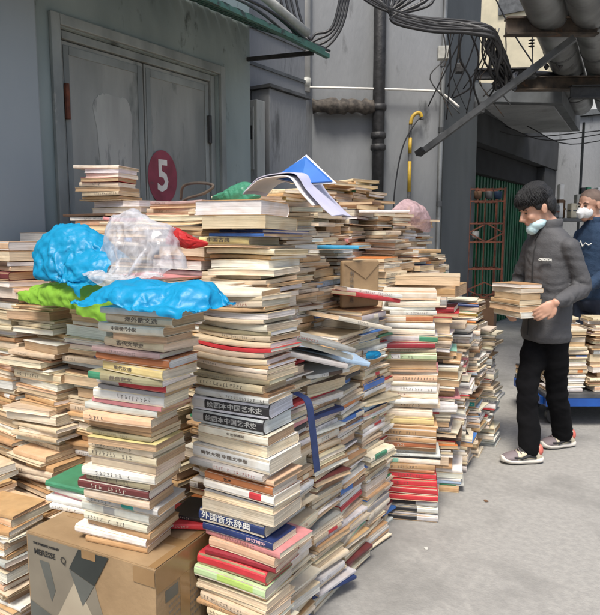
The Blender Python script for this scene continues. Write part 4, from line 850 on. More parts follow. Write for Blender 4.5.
M['tape'] = mat('brown_packing_tape', (.27, .165, .075), (.22, .13, .055), 8, rough=.25)
mb = MB(); mb.box((.0008, .004, bh-.082), (.0016, bd-.004, bh-.002)); mb.box((.0010, .12, .15), (.0019, .17, bh-.0825)); mb.obj('tape', M['tape'], bx)
mb = MB(); mb.box((-.085, -.0035, bh-.055), (.0002, -.0029, bh-.003)); mb.obj('tape', M['tape'], bx)
mb = MB(); mb.box((-.30, -.0045, bh-.030), (-.24, -.0038, bh-.003)); mb.obj('tape', M['tape'], bx)
for s_, y, z, sz in (('中', .215, .30, .045), ('口', .262, .31, .040), ('7', .30, .315, .034)):
    text('printed_words', s_, sz, M['ink'], bx, frame_m((.0022, y, z), (0, 1, 0), (0, 0, 1)), bold=.02, sx=.8)
for k in range(7):
    w = (.12, .2, .17, .2, .15, .19, .1)[k]
    mb = MB()
    for q in range(int(w/.012)): mb.box((.0005, .06+q*.012, .262-.022*k+.0006*q*2), (.0012, .06+q*.012+.008, .269-.022*k+.0006*q*2))
    mb.obj('printed_line', M['ink_soft'], bx)
mb = MB(); mb.box((.0005, .045, .285), (.0012, .11, .325)); mb.obj('label_patch', M['print_mid'], bx)

mb = MB(); mb.box((-.52, bd/2-.022, bh+.0037), (-.02, bd/2+.022, bh+.0045)); mb.obj('tape', M['tape'], bx)
mb = MB(); mb.box((-.0290, .004, bh+.0037), (-.0010, bd-.004, bh+.0043)); mb.obj('tape', M['tape'], bx)
# ------------------------------------------------------------------ plastic bags
def crumple(p, seed, f, dirs={}):
    """sum of triangle folds in random directions: flat facets meeting in sharp creases"""
    if seed not in dirs:
        rr = random.Random(seed); dirs[seed] = [(Vector((rr.gauss(0, 1), rr.gauss(0, 1), rr.gauss(0, 1))).normalized(), rr.uniform(.6, 2.4), rr.random()) for _ in range(9)]
    q = p+noise.noise_vector(p*f*.45+Vector((seed, 0, 0)))*(.55/f)
    t = 0; wsum = 0
    for d, ff, ph in dirs[seed]:
        v = (q.dot(d)*f*ff+ph) % 1.0; m_ = .35+.65*max(0, noise.noise(q*f*.5+d*7)+.35); t += (abs(v-.5)*4-1)/ff*m_; wsum += 1/ff
    return t/wsum*2.2
def pillow(name, outline, front, back, amp, m, seed, freq=9, fwd=(-.2, -1, .1), nring=44, nseg=150, sag=0):
    o = spline(list(outline)+[outline[0]], max(3, nseg//len(outline)))[:-1]; nn = len(o)
    c = sum((Vector(p) for p in o), Vector())/nn; F_ = Vector(fwd).normalized(); vs = []; fs = []
    for side, dep in ((1, front), (-1, back)):
        for j in range(nring+1 if side == 1 else nring):
            s = 1-j/nring if side == 1 else 1-(j+1)/nring
            for p in o: vs.append(c+(p-c)*s+F_*(side*dep*(max(0, 1-s**1.5))**.8))
    fr = [vs[i*nn:(i+1)*nn] for i in range(nring+1)][::-1]; bk = [vs[(nring+1+i)*nn:(nring+2+i)*nn] for i in range(nring)]
    rings = fr+bk; V = []
    for r_ in rings:
        for p in r_:
            dd = amp*(crumple(p, seed, freq)+.35*crumple(p, seed+50, freq*2.6))
            e = p-c; lat = e-F_*e.dot(F_)
            dirv = (lat.normalized() if lat.length > 1e-4 else Vector())*.45*min(1, lat.length*8)+F_*(1 if (e).dot(F_) > 0 else -1)*.75
            V.append(p+dirv*dd)
    for i in range(len(rings)-1):
        for k in range(nn): fs.append((i*nn+k, i*nn+(k+1) % nn, (i+1)*nn+(k+1) % nn, (i+1)*nn+k))
    return obj(name, V, fs, M[m], smooth=True)
tag(pillow('plastic_bag', [(-1.74, 3.62, 1.58), (-1.70, 3.72, 1.52), (-1.70, 3.95, 1.46), (-1.70, 4.16, 1.44), (-1.72, 4.18, 1.56), (-1.74, 4.0, 1.64), (-1.74, 3.8, 1.65)], .08, .10, .02, 'bag_pink', 14, 8, fwd=(1, -.6, .3)), 'pink translucent plastic bag on the far right top of the pile', 'plastic bag')
tag(pillow('plastic_bag', [(-2.08, 2.30, 1.60), (-1.95, 2.28, 1.585), (-1.76, 2.26, 1.60), (-1.78, 2.28, 1.65), (-1.88, 2.3, 1.675), (-1.98, 2.3, 1.64)], .03, .06, .028, 'bag_dkgreen', 17, 9), 'dull green bag on the pile beside the open blue folder', 'plastic bag')
tag(pillow('plastic_bag', [(-1.22, 2.31, .925), (-1.22, 2.32, .905), (-1.20, 2.36, .90), (-1.19, 2.40, .91), (-1.2, 2.385, .93), (-1.22, 2.34, .935)], .015, .04, .012, 'bag_blue', 19, 22, fwd=(1, -.8, .3), nring=16, nseg=50), 'scrap of blue plastic bag poking from the alley side of the pile', 'plastic bag')
def film(name, label, centre, size, lump, floors, m, seed, yaw=0, tilt=(0, 0), grow=.35, frames=34, res=(84, 60), ragged=.12, lump2=(), bend=.08):
    """thin plastic film settled by a short cloth simulation over what lies in it and under it"""
    tmp = []
    def collider(mb_):
        o = mb_.obj('tmp_collider', M['dark']); c_ = o.modifiers.new('c', 'COLLISION'); o.collision.thickness_outer = .004; o.collision.cloth_friction = 12; tmp.append(o)
    for c_, r_ in (lump,)+tuple(lump2):
        mb = MB(); mb.ell(c_, r_, nu=28, nv=18); collider(mb)
    for a, b_ in floors: mb = MB(); mb.box(a, b_); collider(mb)
    nx, ny = res; w, d = size; rr = random.Random(seed); so = Vector((seed*1.3, 0, seed*.7))
    E_ = Euler((R(tilt[0]), R(tilt[1]), R(yaw))).to_matrix(); c0 = Vector(centre); vs = []
    for j in range(ny+1):
        for i in range(nx+1):
            u, v = i/nx*2-1, j/ny*2-1
            rg = 1-ragged*(.5+noise.noise(Vector((u*2, v*2, seed)))*1.2)*(abs(u)**4+abs(v)**4)
            z = .04*noise.noise(Vector((u*2.2, v*1.6, seed)))+.012*noise.noise(Vector((u*5+v*2, v*2.5, seed+3)))
            # crown of the sheet follows the lump so it needs little falling
            ll = Vector(lump[0])-c0; vs.append(c0+E_ @ Vector((u*w/2*rg, v*d/2*rg, z)))
    fs = [(j*(nx+1)+i, j*(nx+1)+i+1, (j+1)*(nx+1)+i+1, (j+1)*(nx+1)+i) for j in range(ny) for i in range(nx)]
    o = obj(name, vs, fs, M[m], smooth=True)
    cl = o.modifiers.new('cloth', 'CLOTH'); cs = cl.settings
    cs.quality = 5; cs.mass = .05; cs.tension_stiffness = 18; cs.compression_stiffness = 18; cs.shear_stiffness = 8; cs.bending_stiffness = bend; cs.air_damping = 1.5
    cs.shrink_min = -grow; cs.shrink_max = -grow
    cl.collision_settings.distance_min = .003; cl.collision_settings.use_self_collision = False; cl.collision_settings.collision_quality = 2
    cl.point_cache.frame_start = 1; cl.point_cache.frame_end = frames+2
    S.frame_start = 1; S.frame_end = frames+2
    for f in range(1, frames+1): S.frame_set(f)
    dg = bpy.context.evaluated_depsgraph_get()
    me = bpy.data.meshes.new_from_object(o.evaluated_get(dg)); me.polygons.foreach_set('use_smooth', [True]*len(me.polygons))
    bpy.data.objects.remove(o)
    for t_ in tmp: bpy.data.objects.remove(t_)
    S.frame_set(1)
    nn_ = [tuple(v.normal) for v in me.vertices]
    for v, q in zip(me.vertices, nn_): v.co += Vector(q)*(.010*crumple(v.co, seed+200, 9)+.005*crumple(v.co, seed+300, 21))
    me.materials.clear(); me.materials.append(M[m])
    o = link(bpy.data.objects.new(name, me)); return tag(o, label, 'plastic bag')
import time as _t; _t0 = _t.time()
film('plastic_bag', 'lime green plastic bag squashed flat under the crumpled blue bag', (-2.08, 1.535, 1.32), (.62, .25), ((-2.05, 1.58, 1.20), (.34, .14, .04)), [((-2.7, 1.46, 1.0), (-1.72, 1.9, 1.19))], 'bag_green', 3, grow=.06, frames=24, res=(90, 44), yaw=-3, tilt=(8, 0), bend=2.0)
film('plastic_bag', 'crumpled bright blue plastic bag at the upper left of the pile', (-2.10, 1.52, 1.50), (.50, .30), ((-2.15, 1.57, 1.35), (.20, .11, .12)), [((-2.7, 1.41, 1.0), (-1.7, 1.9, 1.25))], 'bag_blue', 5, tilt=(32, 4), grow=.18, bend=1.0, lump2=(((-1.97, 1.55, 1.29), (.17, .11, .08)),))
film('plastic_bag', 'bright blue plastic bag lying on top of the stack on the box', (-1.32, 1.22, 1.35), (.44, .23), ((-1.37, 1.22, 1.25), (.16, .10, .05)), [((-1.55, 1.115, 1.0), (-1.02, 1.6, 1.24))], 'bag_blue', 8, tilt=(14, 0), grow=.20, bend=.8, res=(104, 52), lump2=(((-1.20, 1.25, 1.25), (.09, .08, .055)),))
film('plastic_bag', 'cloudy clear plastic bag heaped between the two blue bags', (-1.76, 1.50, 1.58), (.47, .40), ((-1.84, 1.58, 1.38), (.11, .07, .14)), [((-2.1, 1.36, 1.0), (-1.2, 1.8, 1.285))], 'bag_clear', 11, tilt=(38, 8), grow=.08, bend=2, yaw=-8, lump2=(((-1.70, 1.56, 1.36), (.12, .08, .12)),))
print('cloth', _t.time()-_t0)
mb = MB(); mb.tube(spline([(-2.20, 2.22, 1.60), (-2.16, 2.2, 1.66), (-2.05, 2.18, 1.67), (-1.95, 2.18, 1.655), (-2.00, 2.17, 1.62), (-2.13, 2.19, 1.60), (-2.19, 2.2, 1.57)], 5), .007, 6)
tag(mb.obj('leather_strap', M['rust_dark'], smooth=True), 'brown strap looped on the pile in front of the door frame', 'strap')
tag(pillow('red_cloth', [(-1.66, 1.61, 1.40), (-1.56, 1.60, 1.385), (-1.50, 1.60, 1.39), (-1.47, 1.60, 1.41), (-1.56, 1.61, 1.43), (-1.62, 1.61, 1.46), (-1.66, 1.62, 1.455)], .02, .05, .022, 'bag_red', 23, 12, nring=24, nseg=80), 'red plastic wrap peeping out right of the clear bag', 'wrapper')
# blue folder over the pile
fd = empty('folder', (-1.45, 2.1, 1.6), 'open blue and lavender folder draped over the top of the pile', 'folder')
def sheet(name, curve, depth, m, th=.003):
    c = spline(curve, 8); a = [Vector(p) for p in c]; dv = Vector(depth); vs = []
    up = Vector((0, 0, th)); n_ = len(a)
    for off in (Vector(), up):
        for p in a: vs += [p+off, p+dv*.5+off+Vector((0, 0, .006)), p+dv+off]
    fs = []
    for i in range(n_-1):
        for k in range(2): 
            q = (i*3+k, i*3+k+1, (i+1)*3+k+1, (i+1)*3+k); fs.append(q); fs.append(tuple(j+n_*3 for j in q[::-1]))
        for k in (0, 2): fs.append((i*3+k, (i+1)*3+k, (i+1)*3+k+n_*3, i*3+k+n_*3))
    return obj(name, vs, fs, M[m], fd, smooth=False, world=True)
sheet('lavender_sheet', [(-1.68, 2.06, 1.60), (-1.63, 2.05, 1.635), (-1.57, 2.03, 1.66), (-1.47, 2.0, 1.668), (-1.36, 1.98, 1.662), (-1.30, 1.97, 1.60), (-1.22, 1.96, 1.53), (-1.18, 1.96, 1.50)], (-.03, .20, .0), 'lavender')
sheet('white_sheet', [(-1.65, 2.045, 1.612), (-1.57, 2.02, 1.648), (-1.48, 1.99, 1.656), (-1.38, 1.97, 1.65), (-1.32, 1.96, 1.59), (-1.26, 1.95, 1.54)], (-.03, .19, 0), 'pagewhite')
mb = MB(); mb.prism([(-1.56, 2.12, 1.665), (-1.415, 2.14, 1.745), (-1.25, 2.08, 1.635), (-1.37, 2.04, 1.63)], (-.2, -.5, .7), .004); mb.obj('blue_cover', M['blue_cover'], fd, world=True)
mb = MB(); mb.prism([(-1.562, 2.124, 1.661), (-1.415, 2.146, 1.753), (-1.235, 2.083, 1.628), (-1.37, 2.046, 1.624)], (-.2, -.5, .7), .0025); mb.obj('white_border', M['pagewhite'], fd, world=True)
# kraft envelope standing among the second tier
en = empty('kraft_envelope', (-1.36, 2.50, 1.10), 'bulging kraft envelope standing upright in the middle of the pile', 'envelope', rz=R(62))
mb = MB(); mb.box((-.10, -.02, 0), (.10, .012, .215)); o_ = bevel(mb.obj('envelope', M['tape'] if 0 else M['card'], en), .012, 3)
mb = MB(); mb.prism([(-.1, -.0225, .205), (0.02, -.0225, .13), (.1, -.0225, .205)], (0, -1, 0), .0015); mb.obj('flap', M['card'], en)
for k, ch in enumerate('书法作品选'): text('written_word', ch, .024, M['ink_soft'], en, frame_m((-.055, -.0235 if k else -.0235, .155-.03*k), (1, 0, 0), (0, 0, 1)))
# navy strap
mb = MB(); c = spline([(-1.16, 1.69, .905), (-1.115, 1.70, .88), (-1.108, 1.715, .80), (-1.106, 1.73, .71), (-1.104, 1.745, .62)], 6)
vs = []; 
for p in c: vs += [p+Vector((-.004, -.016, 0)), p+Vector((0, .016, 0)), p+Vector((.003, .015, 0)), p+Vector((-.001, -.017, 0))]
mb.add(vs, [(i*4+k, i*4+(k+1) % 4, (i+1)*4+(k+1) % 4, (i+1)*4+k) for i in range(len(c)-1) for k in range(4)])
tag(mb.obj('webbing_strap', M['navy_strap']), 'navy webbing strap hanging down the alley side of the pile', 'strap')

# ------------------------------------------------------------------ people
def loft(mb, rings, n=22, cap=True):
    """rings: (centre, half-axis vector a, half-axis vector b)"""
    vs = []
    for c, a, b in rings:
        c, a, b = Vector(c), Vector(a), Vector(b)
        vs += [c+a*math.cos(2*math.pi*k/n)+b*math.sin(2*math.pi*k/n) for k in range(n)]
    m = len(rings); fs = [(i*n+k, i*n+(k+1) % n, (i+1)*n+(k+1) % n, (i+1)*n+k) for i in range(m-1) for k in range(n)]
    fs += [tuple(range(n))[::-1], tuple(range((m-1)*n, m*n))]
    return mb.add(vs, fs)
def limb(mb, pts, rad, k=5, n=14):
    p = spline(pts, k); r = []
    for i in range(len(p)):
        t = i/(len(p)-1)*(len(rad)-1); j = min(int(t), len(rad)-2); r.append(rad[j]+(rad[j+1]-rad[j])*(t-j))
    mb.tube(p, r, n); mb.ell(p[0], (r[0],)*3); mb.ell(p[-1], (r[-1],)*3)
def wrinkle(amp, f, seed, zs=1.0):
    o = Vector((seed, seed*2, seed*3))
    return lambda c: amp*((1-abs(noise.noise(Vector((c.x*f, c.y*f, c.z*f*zs))+o))*2)*.7+(1-abs(noise.noise(Vector((c.x*f*2.2, c.y*f*2.2, c.z*f*2.2*zs))+o))*2)*.35-.5)
def person(O, label, pose, mats):
    """pose points are (s right as the viewer sees it, d away, z)"""
    O = Vector((O[0], O[1], 0)); fw_ = O.normalized(); rt_ = Vector((fw_.y, -fw_.x, 0))
    w = lambda p: O+rt_*p[0]+fw_*p[1]+Vector((0, 0, p[2]))
    wd = lambda p: rt_*p[0]+fw_*p[1]+Vector((0, 0, p[2] if len(p) > 2 else 0))
    root = empty('person', O, label, 'person'); inv = Matrix.Translation(-O)
    FA = wd(pose['facing']).normalized(); SA = Vector((0, 0, 1)).cross(FA)     # SA points to the person's left
    tc = [w(p) for p in pose['spine']]   # hip, waist, chest, shoulder, neck base
    # ---- body: head, neck, torso core, arms, hands, legs in one skin
    mb = MB()
    hc = w(pose['head']); hf = wd(pose['head_dir']).normalized(); hl = Vector((0, 0, 1)).cross(hf).normalized(); hu = hf.cross(hl).normalized()
    HR = Matrix((hf, hl, hu)).transposed(); h = lambda x, y, z: hc+hf*x+hl*y+hu*z
    k = pose.get('head_scale', 1.0)
    E = lambda c, r, **q: mb.ell(h(*[a*k for a in c]), [a*k for a in r], HR, **q)
    E((-.012, 0, .034), (.098, .076, .084)); E((.028, 0, -.030), (.064, .058, .082)); E((.064, 0, -.098), (.026, .030, .022)); E((.010, 0, -.075), (.06, .052, .035))
    mb.tube([h(.083*k, 0, .015*k), h(.100*k, 0, -.010*k), h(.113*k, 0, -.030*k), h(.094*k, 0, -.040*k)], [.009*k, .011*k, .015*k, .012*k], 10)
    E((.074, .026, .022), (.018, .024, .009)); E((.074, -.026, .022), (.018, .024, .009))
    E((.062, .036, -.030), (.024, .020, .024)); E((.062, -.036, -.030), (.024, .020, .024))
    E((.084, 0, -.058), (.011, .022, .006)); E((.082, 0, -.070), (.012, .019, .007))
    for sgn in (1, -1): 
        E((-.008, sgn*.077, -.008), (.020, .007, .032)); E((-.016, sgn*.082, .002), (.012, .006, .022))
    limb(mb, [h(-.02, 0, -.03), h(-.03, 0, -.09), tc[4], tc[3]], [.062, .056, .060, .07])
    loft(mb, [(tc[0], SA*.13, FA*.09), (tc[1], SA*.12, FA*.085), (tc[2], SA*.145, FA*.095), (tc[3], SA*.14, FA*.075), (tc[4], SA*.06, FA*.055)])
    hands = []
    for a in pose['arms']:
        P_ = [w(p) for p in a['pts']]
        limb(mb, [P_[0], P_[1].lerp(P_[0], .06), P_[2]], [.040, .026, .026])
        wr = P_[2]; pd = wd(a['palm_dir']).normalized(); pn = wd(a['palm_normal']).normalized(); side = pd.cross(pn).normalized()*a.get('thumb', 1)
        pn = side.cross(pd).normalized() if side.cross(pd).dot(pn) > 0 else -side.cross(pd).normalized()
        cR = Matrix((pd, side, pn)).transposed()
        mb.ell(wr+pd*.05, (.052, .040, .015), cR); mb.ell(wr+pd*.02, (.035, .028, .018), cR)
        for q, (of, ln) in enumerate(((.031, .072), (.011, .080), (-.010, .075), (-.030, .060))):
            b0_ = wr+pd*.078+side*of; cu = a.get('curl', .9)
            p1 = b0_+pd*ln*.42+pn*(-.006)*0+pn*ln*.10*cu; p2 = p1+(pd*math.cos(cu*.9)+pn*math.sin(cu*.9))*ln*.34; p3 = p2+(pd*math.cos(cu*1.6)+pn*math.sin(cu*1.6))*ln*.28
            mb.tube([b0_-pd*.02, b0_, p1, p2, p3], [.0105, .0100, .0095, .0088, .0075], 8); mb.ell(p3, (.0075,)*3, nu=8, nv=6)
        t0 = wr+pd*.022+side*.026; mb.tube([t0, t0+side*.022+pd*.024, t0+side*.030+pd*.050+pn*.008, t0+side*.028+pd*.072+pn*.016], [.016, .013, .011, .008], 8)
    for lg in pose['legs']:
        P_ = [w(p) for p in lg['pts']]; limb(mb, P_, [.060, .045, .036])
    me = remesh(mb, .0052, 4, .5); me.transform(inv); body = mesh_obj('body', me, M['skin'], root)
    # ---- face details
    L_ = lambda mb_, nm_, m_, par, sm=True: mb_.obj(nm_, m_, par, smooth=sm, world=True)
    for sgn in (1, -1):
        m1 = MB(); m1.ell(h(.084*k, sgn*.030*k, .002*k), (.006, .013, .0045), HR, nu=10, nv=6); L_(m1, 'eye', M['eye'], root)
        m1 = MB(); m1.tube([h(.086*k, sgn*.014*k, .022*k), h(.090*k, sgn*.03*k, .027*k), h(.078*k, sgn*.05*k, .020*k)], [.003, .004, .002], 6); L_(m1, 'eyebrow', M['brow'], root)
    m1 = MB(); m1.ell(h(.090*k, 0, -.0635*k), (.006, .020, .0055), HR, nu=12, nv=6)
    if not pose.get('full_mask'): L_(m1, 'lips', M['lip'], root)
    # ---- hair
    mh = MB(); F = lambda c, r: mh.ell(h(*[a*k for a in c]), [a*k for a in r], HR)
    if pose['hair'] == 'bowl':
        F((-.022, 0, .058), (.104, .087, .077)); F((.050, 0, .062), (.050, .074, .042)); F((-.070, 0, .010), (.050, .080, .075)); F((-.078, 0, -.035), (.030, .062, .045)); F((.078, 0, .050), (.022, .062, .026))
        F((.015, .070, .030), (.028, .016, .036)); F((.015, -.070, .030), (.028, .016, .036)); F((-.02, .0, .11), (.085, .07, .05)); F((-.05, .074, .0), (.026, .016, .04)); F((-.05, -.074, .0), (.026, .016, .04))
        m2 = remesh(mh, .005, 3, .5, disp=None); hm = M['hair']
    else:
        F((-.020, 0, .050), (.0975, .0805, .0785)); F((-.045, 0, .02), (.072, .0785, .078)); m2 = remesh(mh, .005, 4); hm = mats['buzz']
    m2.transform(inv); ho = mesh_obj('hair', m2, hm, root)
    if pose['hair'] == 'bowl':
        rr = random.Random(4); ms = MB()
        for q in range(1700):
            az = rr.uniform(-math.pi, math.pi); reach = 1.62 if abs(az) < .9 else 1.95 if abs(az) < 1.7 else 2.25
            t0 = rr.uniform(.05, reach*.75); t1 = min(reach+rr.uniform(-.1, .1), t0+rr.uniform(.5, .9)); pts = []
            off = rr.uniform(.96, 1.03); tw = rr.uniform(-.25, .25)
            for g in range(6):
                t = t0+(t1-t0)*g/5; a_ = az+tw*g/5; R_ = off+.03*math.sin(g/5*3.14)
                pts.append(h((-.012+.106*R_*math.sin(t)*math.cos(a_)+.012)*k, .088*R_*math.sin(t)*math.sin(a_)*k, (.058+.086*R_*math.cos(t))*k))
            ms.tube(pts, [.0010, .0022, .0026, .0024, .0018, .0005], 4, cap=False)
        mo = ms.obj('strands', hm, ho, smooth=True); mo.data.transform(inv)
    # ---- mask
    mm = MB()
    if pose.get('full_mask'): mm.ell(h(.055*k, 0, -.048*k), (.062*k, .062*k, .052*k), HR); mm.tube([h(.10*k, 0, -.012*k), h(.122*k, 0, -.045*k), h(.10*k, 0, -.085*k)], [.018, .026, .02], 12)
    else: mm.ell(h(.030*k, 0, -.085*k), (.060*k, .067*k, .040*k), HR); mm.ell(h(.066*k, 0, -.104*k), (.036*k, .044*k, .036*k), HR)
    m2 = remesh(mm, .005, 4, disp=wrinkle(.0022, 26, 5, 3)); m2.transform(inv); mk = mesh_obj('face_mask', m2, mats['mask'], root)
    for sgn in (1, -1):
        m1 = MB(); m1.tube(spline([h(.045*k, sgn*.058*k, -.07*k), h(.02*k, sgn*.077*k, -.03*k), h(-.012*k, sgn*.088*k, .026*k), h(-.03*k, sgn*.084*k, -.01*k), h(.02*k, sgn*.072*k, -.085*k)], 4), .0016, 5); L_(m1, 'ear_loop', mats['mask'], mk)
    # ---- jacket
    mj = MB(); j = pose['jacket']
    loft(mj, [(w(c), SA*a+FA*0, FA*b) for c, a, b in j])
    for a in pose['arms']:
        P_ = [w(p) for p in a['pts']]; e_ = P_[2]+(P_[1]-P_[2]).normalized()*.025
        limb(mj, [P_[0], P_[0].lerp(P_[1], .5), P_[1], P_[1].lerp(e_, .5), e_], [.062, .056, .051, .047, .039], 4)
    for a in pose['arms']:
        P_ = [w(p) for p in a['pts']]; rr = random.Random(6)
        for q in range(7):
            t = (-.34, -.22, -.12, .12, .24, .40, .72)[q]; c_ = P_[1].lerp(P_[0] if t < 0 else P_[2], abs(t)); ax = ((P_[0] if t < 0 else P_[1])-(P_[1] if t < 0 else P_[2])).normalized()
            sd = ax.cross(Vector((rr.uniform(-.4, .4), rr.uniform(-.4, .4), 1))).normalized(); up_ = sd.cross(ax).normalized(); rad = .050 if t < .3 else .044
            arc = [c_+(sd*math.cos(an)+up_*math.sin(an))*rad+ax*(.03*math.sin(an*1.3+q)) for an in [R(-100+200*g/9+rr.uniform(-20, 20)*0+q*47) for g in range(10)]]
            mj.tube(arc, [.003, .007, .010, .011, .012, .012, .011, .010, .007, .003], 8)
    # collar
    cn = tc[4]+Vector((0, 0, .0))
    for t in range(26):
        an = R(40)+R(280)*t/25; v = FA*math.cos(an)*.066+SA*math.sin(an)*.068
        mj.ell(cn+v+Vector((0, 0, .012+.012*(1-math.cos(an))/2)), (.013, .013, .030), nu=8, nv=6)
    m2 = remesh(mj, .0065, 4, .5, disp=(lambda c: .019*crumple(Vector((c.x, c.y, c.z*1.1)), 77, 3.4)+.004*crumple(Vector((c.x, c.y, c.z*1.6)), 78, 9))); m2.transform(inv); jk = mesh_obj('jacket' if pose['hair'] == 'bowl' else 'sweater', m2, mats['top'], root)
    return dict(root=root, w=w, wd=wd, FA=FA, SA=SA, tc=tc, inv=inv, jk=jk, h=h, HR=HR)
def trousers(pr, pose, m):
    w = pr['w']; SA, FA = pr['SA'], pr['FA']; mb = MB()
    loft(mb, [(w(c), SA*a, FA*b) for c, a, b in pose['pelvis']])
    for lg in pose['legs']:
        P_ = [w(p) for p in lg['pts']]
        limb(mb, [P_[0], P_[0].lerp(P_[1], .5), P_[1], P_[1].lerp(P_[2], .55), P_[2]], [.094, .083, .070, .066, .070], 5, 18)
    m2 = remesh(mb, .009, 3, .5, disp=(lambda c: .016*crumple(Vector((c.x, c.y, c.z*1.4)), 87, 3.4)+.004*crumple(Vector((c.x, c.y, c.z*1.6)), 88, 9))); m2.transform(pr['inv']); mesh_obj('trousers', m2, m, pr['root'])
def shoe(pr, heel, toe, mats_):
    """heel and toe are ground points"""
    hp, tp = Vector(heel), Vector(toe); d = (tp-hp); L = d.length; ang = math.atan2(d.y, d.x)
    T = Matrix.Translation(hp-pr['root'].location) @ Euler((0, 0, ang)).to_matrix().to_4x4()
    def add(mb, nm, m, vox=None, par=None):
        if vox: me = remesh(mb, vox, 3, .5); me.transform(T); return mesh_obj(nm, me, M[m], par)
        o = mb.obj(nm, M[m], par, smooth=True); o.data.transform(T); return o
    Y, X, Z = Vector((0, 1, 0)), Vector((1, 0, 0)), Vector((0, 0, 1))
    mb = MB(); n = 9
    up = [(-.008, .032, .055, .045), (.03, .041, .066, .060), (.075, .042, .066, .060), (.12, .044, .058, .050), (.17, .050, .046, .036), (.22, .049, .040, .028), (.264, .034, .034, .018)]
    loft(mb, [((x*L/.27, 0, z), Y*wy, Z*hz) for x, wy, z, hz in up], 18)
    mb.tube([(.055, 0, .07), (.045, 0, .125)], [.045, .046], 14)
    u = add(mb, 'shoe', 'shoe_cream', .005, pr['root'])
    mb = MB(); loft(mb, [((x*L/.27, 0, z), Y*(wy+.004), Z*.021) for x, wy, z in ((-.022, .026, .028), (.0, .042, .022), (.05, .046, .020), (.11, .045, .020), (.17, .053, .021), (.23, .050, .025), (.270, .034, .034), (.286, .014, .040))], 18)
    add(mb, 'sole', 'shoe_sole', .005, u)
    mb = MB(); loft(mb, [((.175*L/.27, 0, .047), Y*.051, Z*.037), ((.225*L/.27, 0, .043), Y*.0505, Z*.0295), ((.266*L/.27, 0, .037), Y*.036, Z*.020)], 18); add(mb, 'toe_cap', 'shoe_grey', .0045, u)
    mb = MB(); mb.ell((.105*L/.27, 0, .094), (.066, .037, .032), Euler((0, R(24), 0)).to_matrix()); mb.ell((.055, 0, .13), (.052, .048, .030)); mb.ell((.07, 0, .07), (.03, .046, .03)); add(mb, 'tongue', 'shoe_dark', .005, u)
    mb = MB()
    for q in range(5): x = .075+.022*q; mb.tube([(x, -.040, .095-.007*q), (x+.004, 0, .128-.010*q), (x, .040, .095-.007*q)], .004, 6)
    add(mb, 'laces', 'shoe_grey', None, u)
    mb = MB(); mb.ell((.010, 0, .085), (.030, .044, .044)); add(mb, 'heel_patch', 'shoe_coral', .005, u)
    mb = MB()
    for sy in (-1, 1): mb.tube([(.04, sy*.043, .045), (.09, sy*.045, .062), (.14, sy*.047, .045), (.19, sy*.050, .055)], [.006, .012, .010, .005], 8)
    add(mb, 'side_stripe', 'shoe_dark', None, u)
MO = (-.866, 4.04)
pose1 = dict(facing=(-.75, -.66), spine=[(.0, .0, .90), (0, .0, 1.05), (-.005, 0, 1.28), (-.005, -.0, 1.43), (-.01, -.01, 1.53)],
    head=(-.095, -.045, 1.645), head_dir=(-.84, -.46, -.42), head_scale=1.06, hair='bowl',
    arms=[dict(pts=[(.112, -.128, 1.405), (.198, -.10, 1.155), (.045, -.285, 1.075)], palm_dir=(-.70, -.20, -.55), palm_normal=(-.45, .75, -.25), thumb=1, curl=.55),
          dict(pts=[(-.112, .112, 1.405), (-.185, .16, 1.16), (-.245, -.06, .985)], palm_dir=(.15, -.9, -.25), palm_normal=(.8, .1, .5), thumb=1, curl=.8)],
    legs=[dict(pts=[(-.045, .04, .84), (-.10, -.06, .47), (-.065, -.115, .10)]), dict(pts=[(.050, -.035, .84), (.08, .10, .48), (.135, .265, .10)])],
    jacket=[((0, 0, .80), .160, .128), ((0, 0, .84), .176, .142), ((0, 0, .95), .168, .136), ((-.002, 0, 1.1), .156, .122), ((-.004, 0, 1.26), .176, .126), ((-.005, 0, 1.38), .182, .116), ((-.005, 0, 1.44), .168, .102), ((-.005, 0, 1.485), .130, .092), ((-.008, -.005, 1.515), .085, .078), ((-.01, -.01, 1.535), .066, .066)],
    pelvis=[((0, 0, .76), .11, .090), ((0, 0, .83), .135, .098), ((0, 0, .93), .130, .095), ((0, 0, 1.0), .11, .08)])
m1_ = dict(top=M['jacket'], mask=M['mask'])
p1 = person(MO, 'young man in a dark grey zip jacket carrying a pile of books', pose1, m1_)
trousers(p1, pose1, M['trousers'])
shoe(p1, (p1['w']((-.005, -.085, 0))), (p1['w']((-.225, -.20, 0))), None)
shoe(p1, (p1['w']((.20, .335, 0))), (p1['w']((.01, .185, 0))), None)
# zip, shirt opening and breast print
FA, SA, w1, tc = p1['FA'], p1['SA'], p1['w'], p1['tc']
mb = MB(); mb.tube([w1((0, 0, z))+FA*f for z, f in ((.84, .150), (.95, .145), (1.1, .130), (1.26, .134), (1.38, .125), (1.46, .105))], .004, 6)
mb.obj('zip', M['jacket_dark'], p1['jk'], smooth=True).data.transform(p1['inv'])
mb = MB(); vv = tc[4]
mb.prism([vv+FA*.062+SA*.030+Vector((0, 0, .022)), vv+FA*.062-SA*.030+Vector((0, 0, .022)), w1((-.005, 0, 1.44))+FA*.119], FA, .004)
mb.obj('shirt', M['shirt'], p1['root']).data.transform(p1['inv'])
lo = w1((0, 0, 1.325))+SA*.095+FA*.112; nrm = (FA*.85+SA*.50).normalized(); xd = Vector((0, 0, 1)).cross(nrm)
text('printed_word', 'CNONDA', .021, M['white_ink'], p1['jk'], Matrix.Translation(-p1['root'].location) @ frame_m(lo+nrm*.014, xd, (0, 0, 1)), bold=.05, thick=.004, sx=.85)

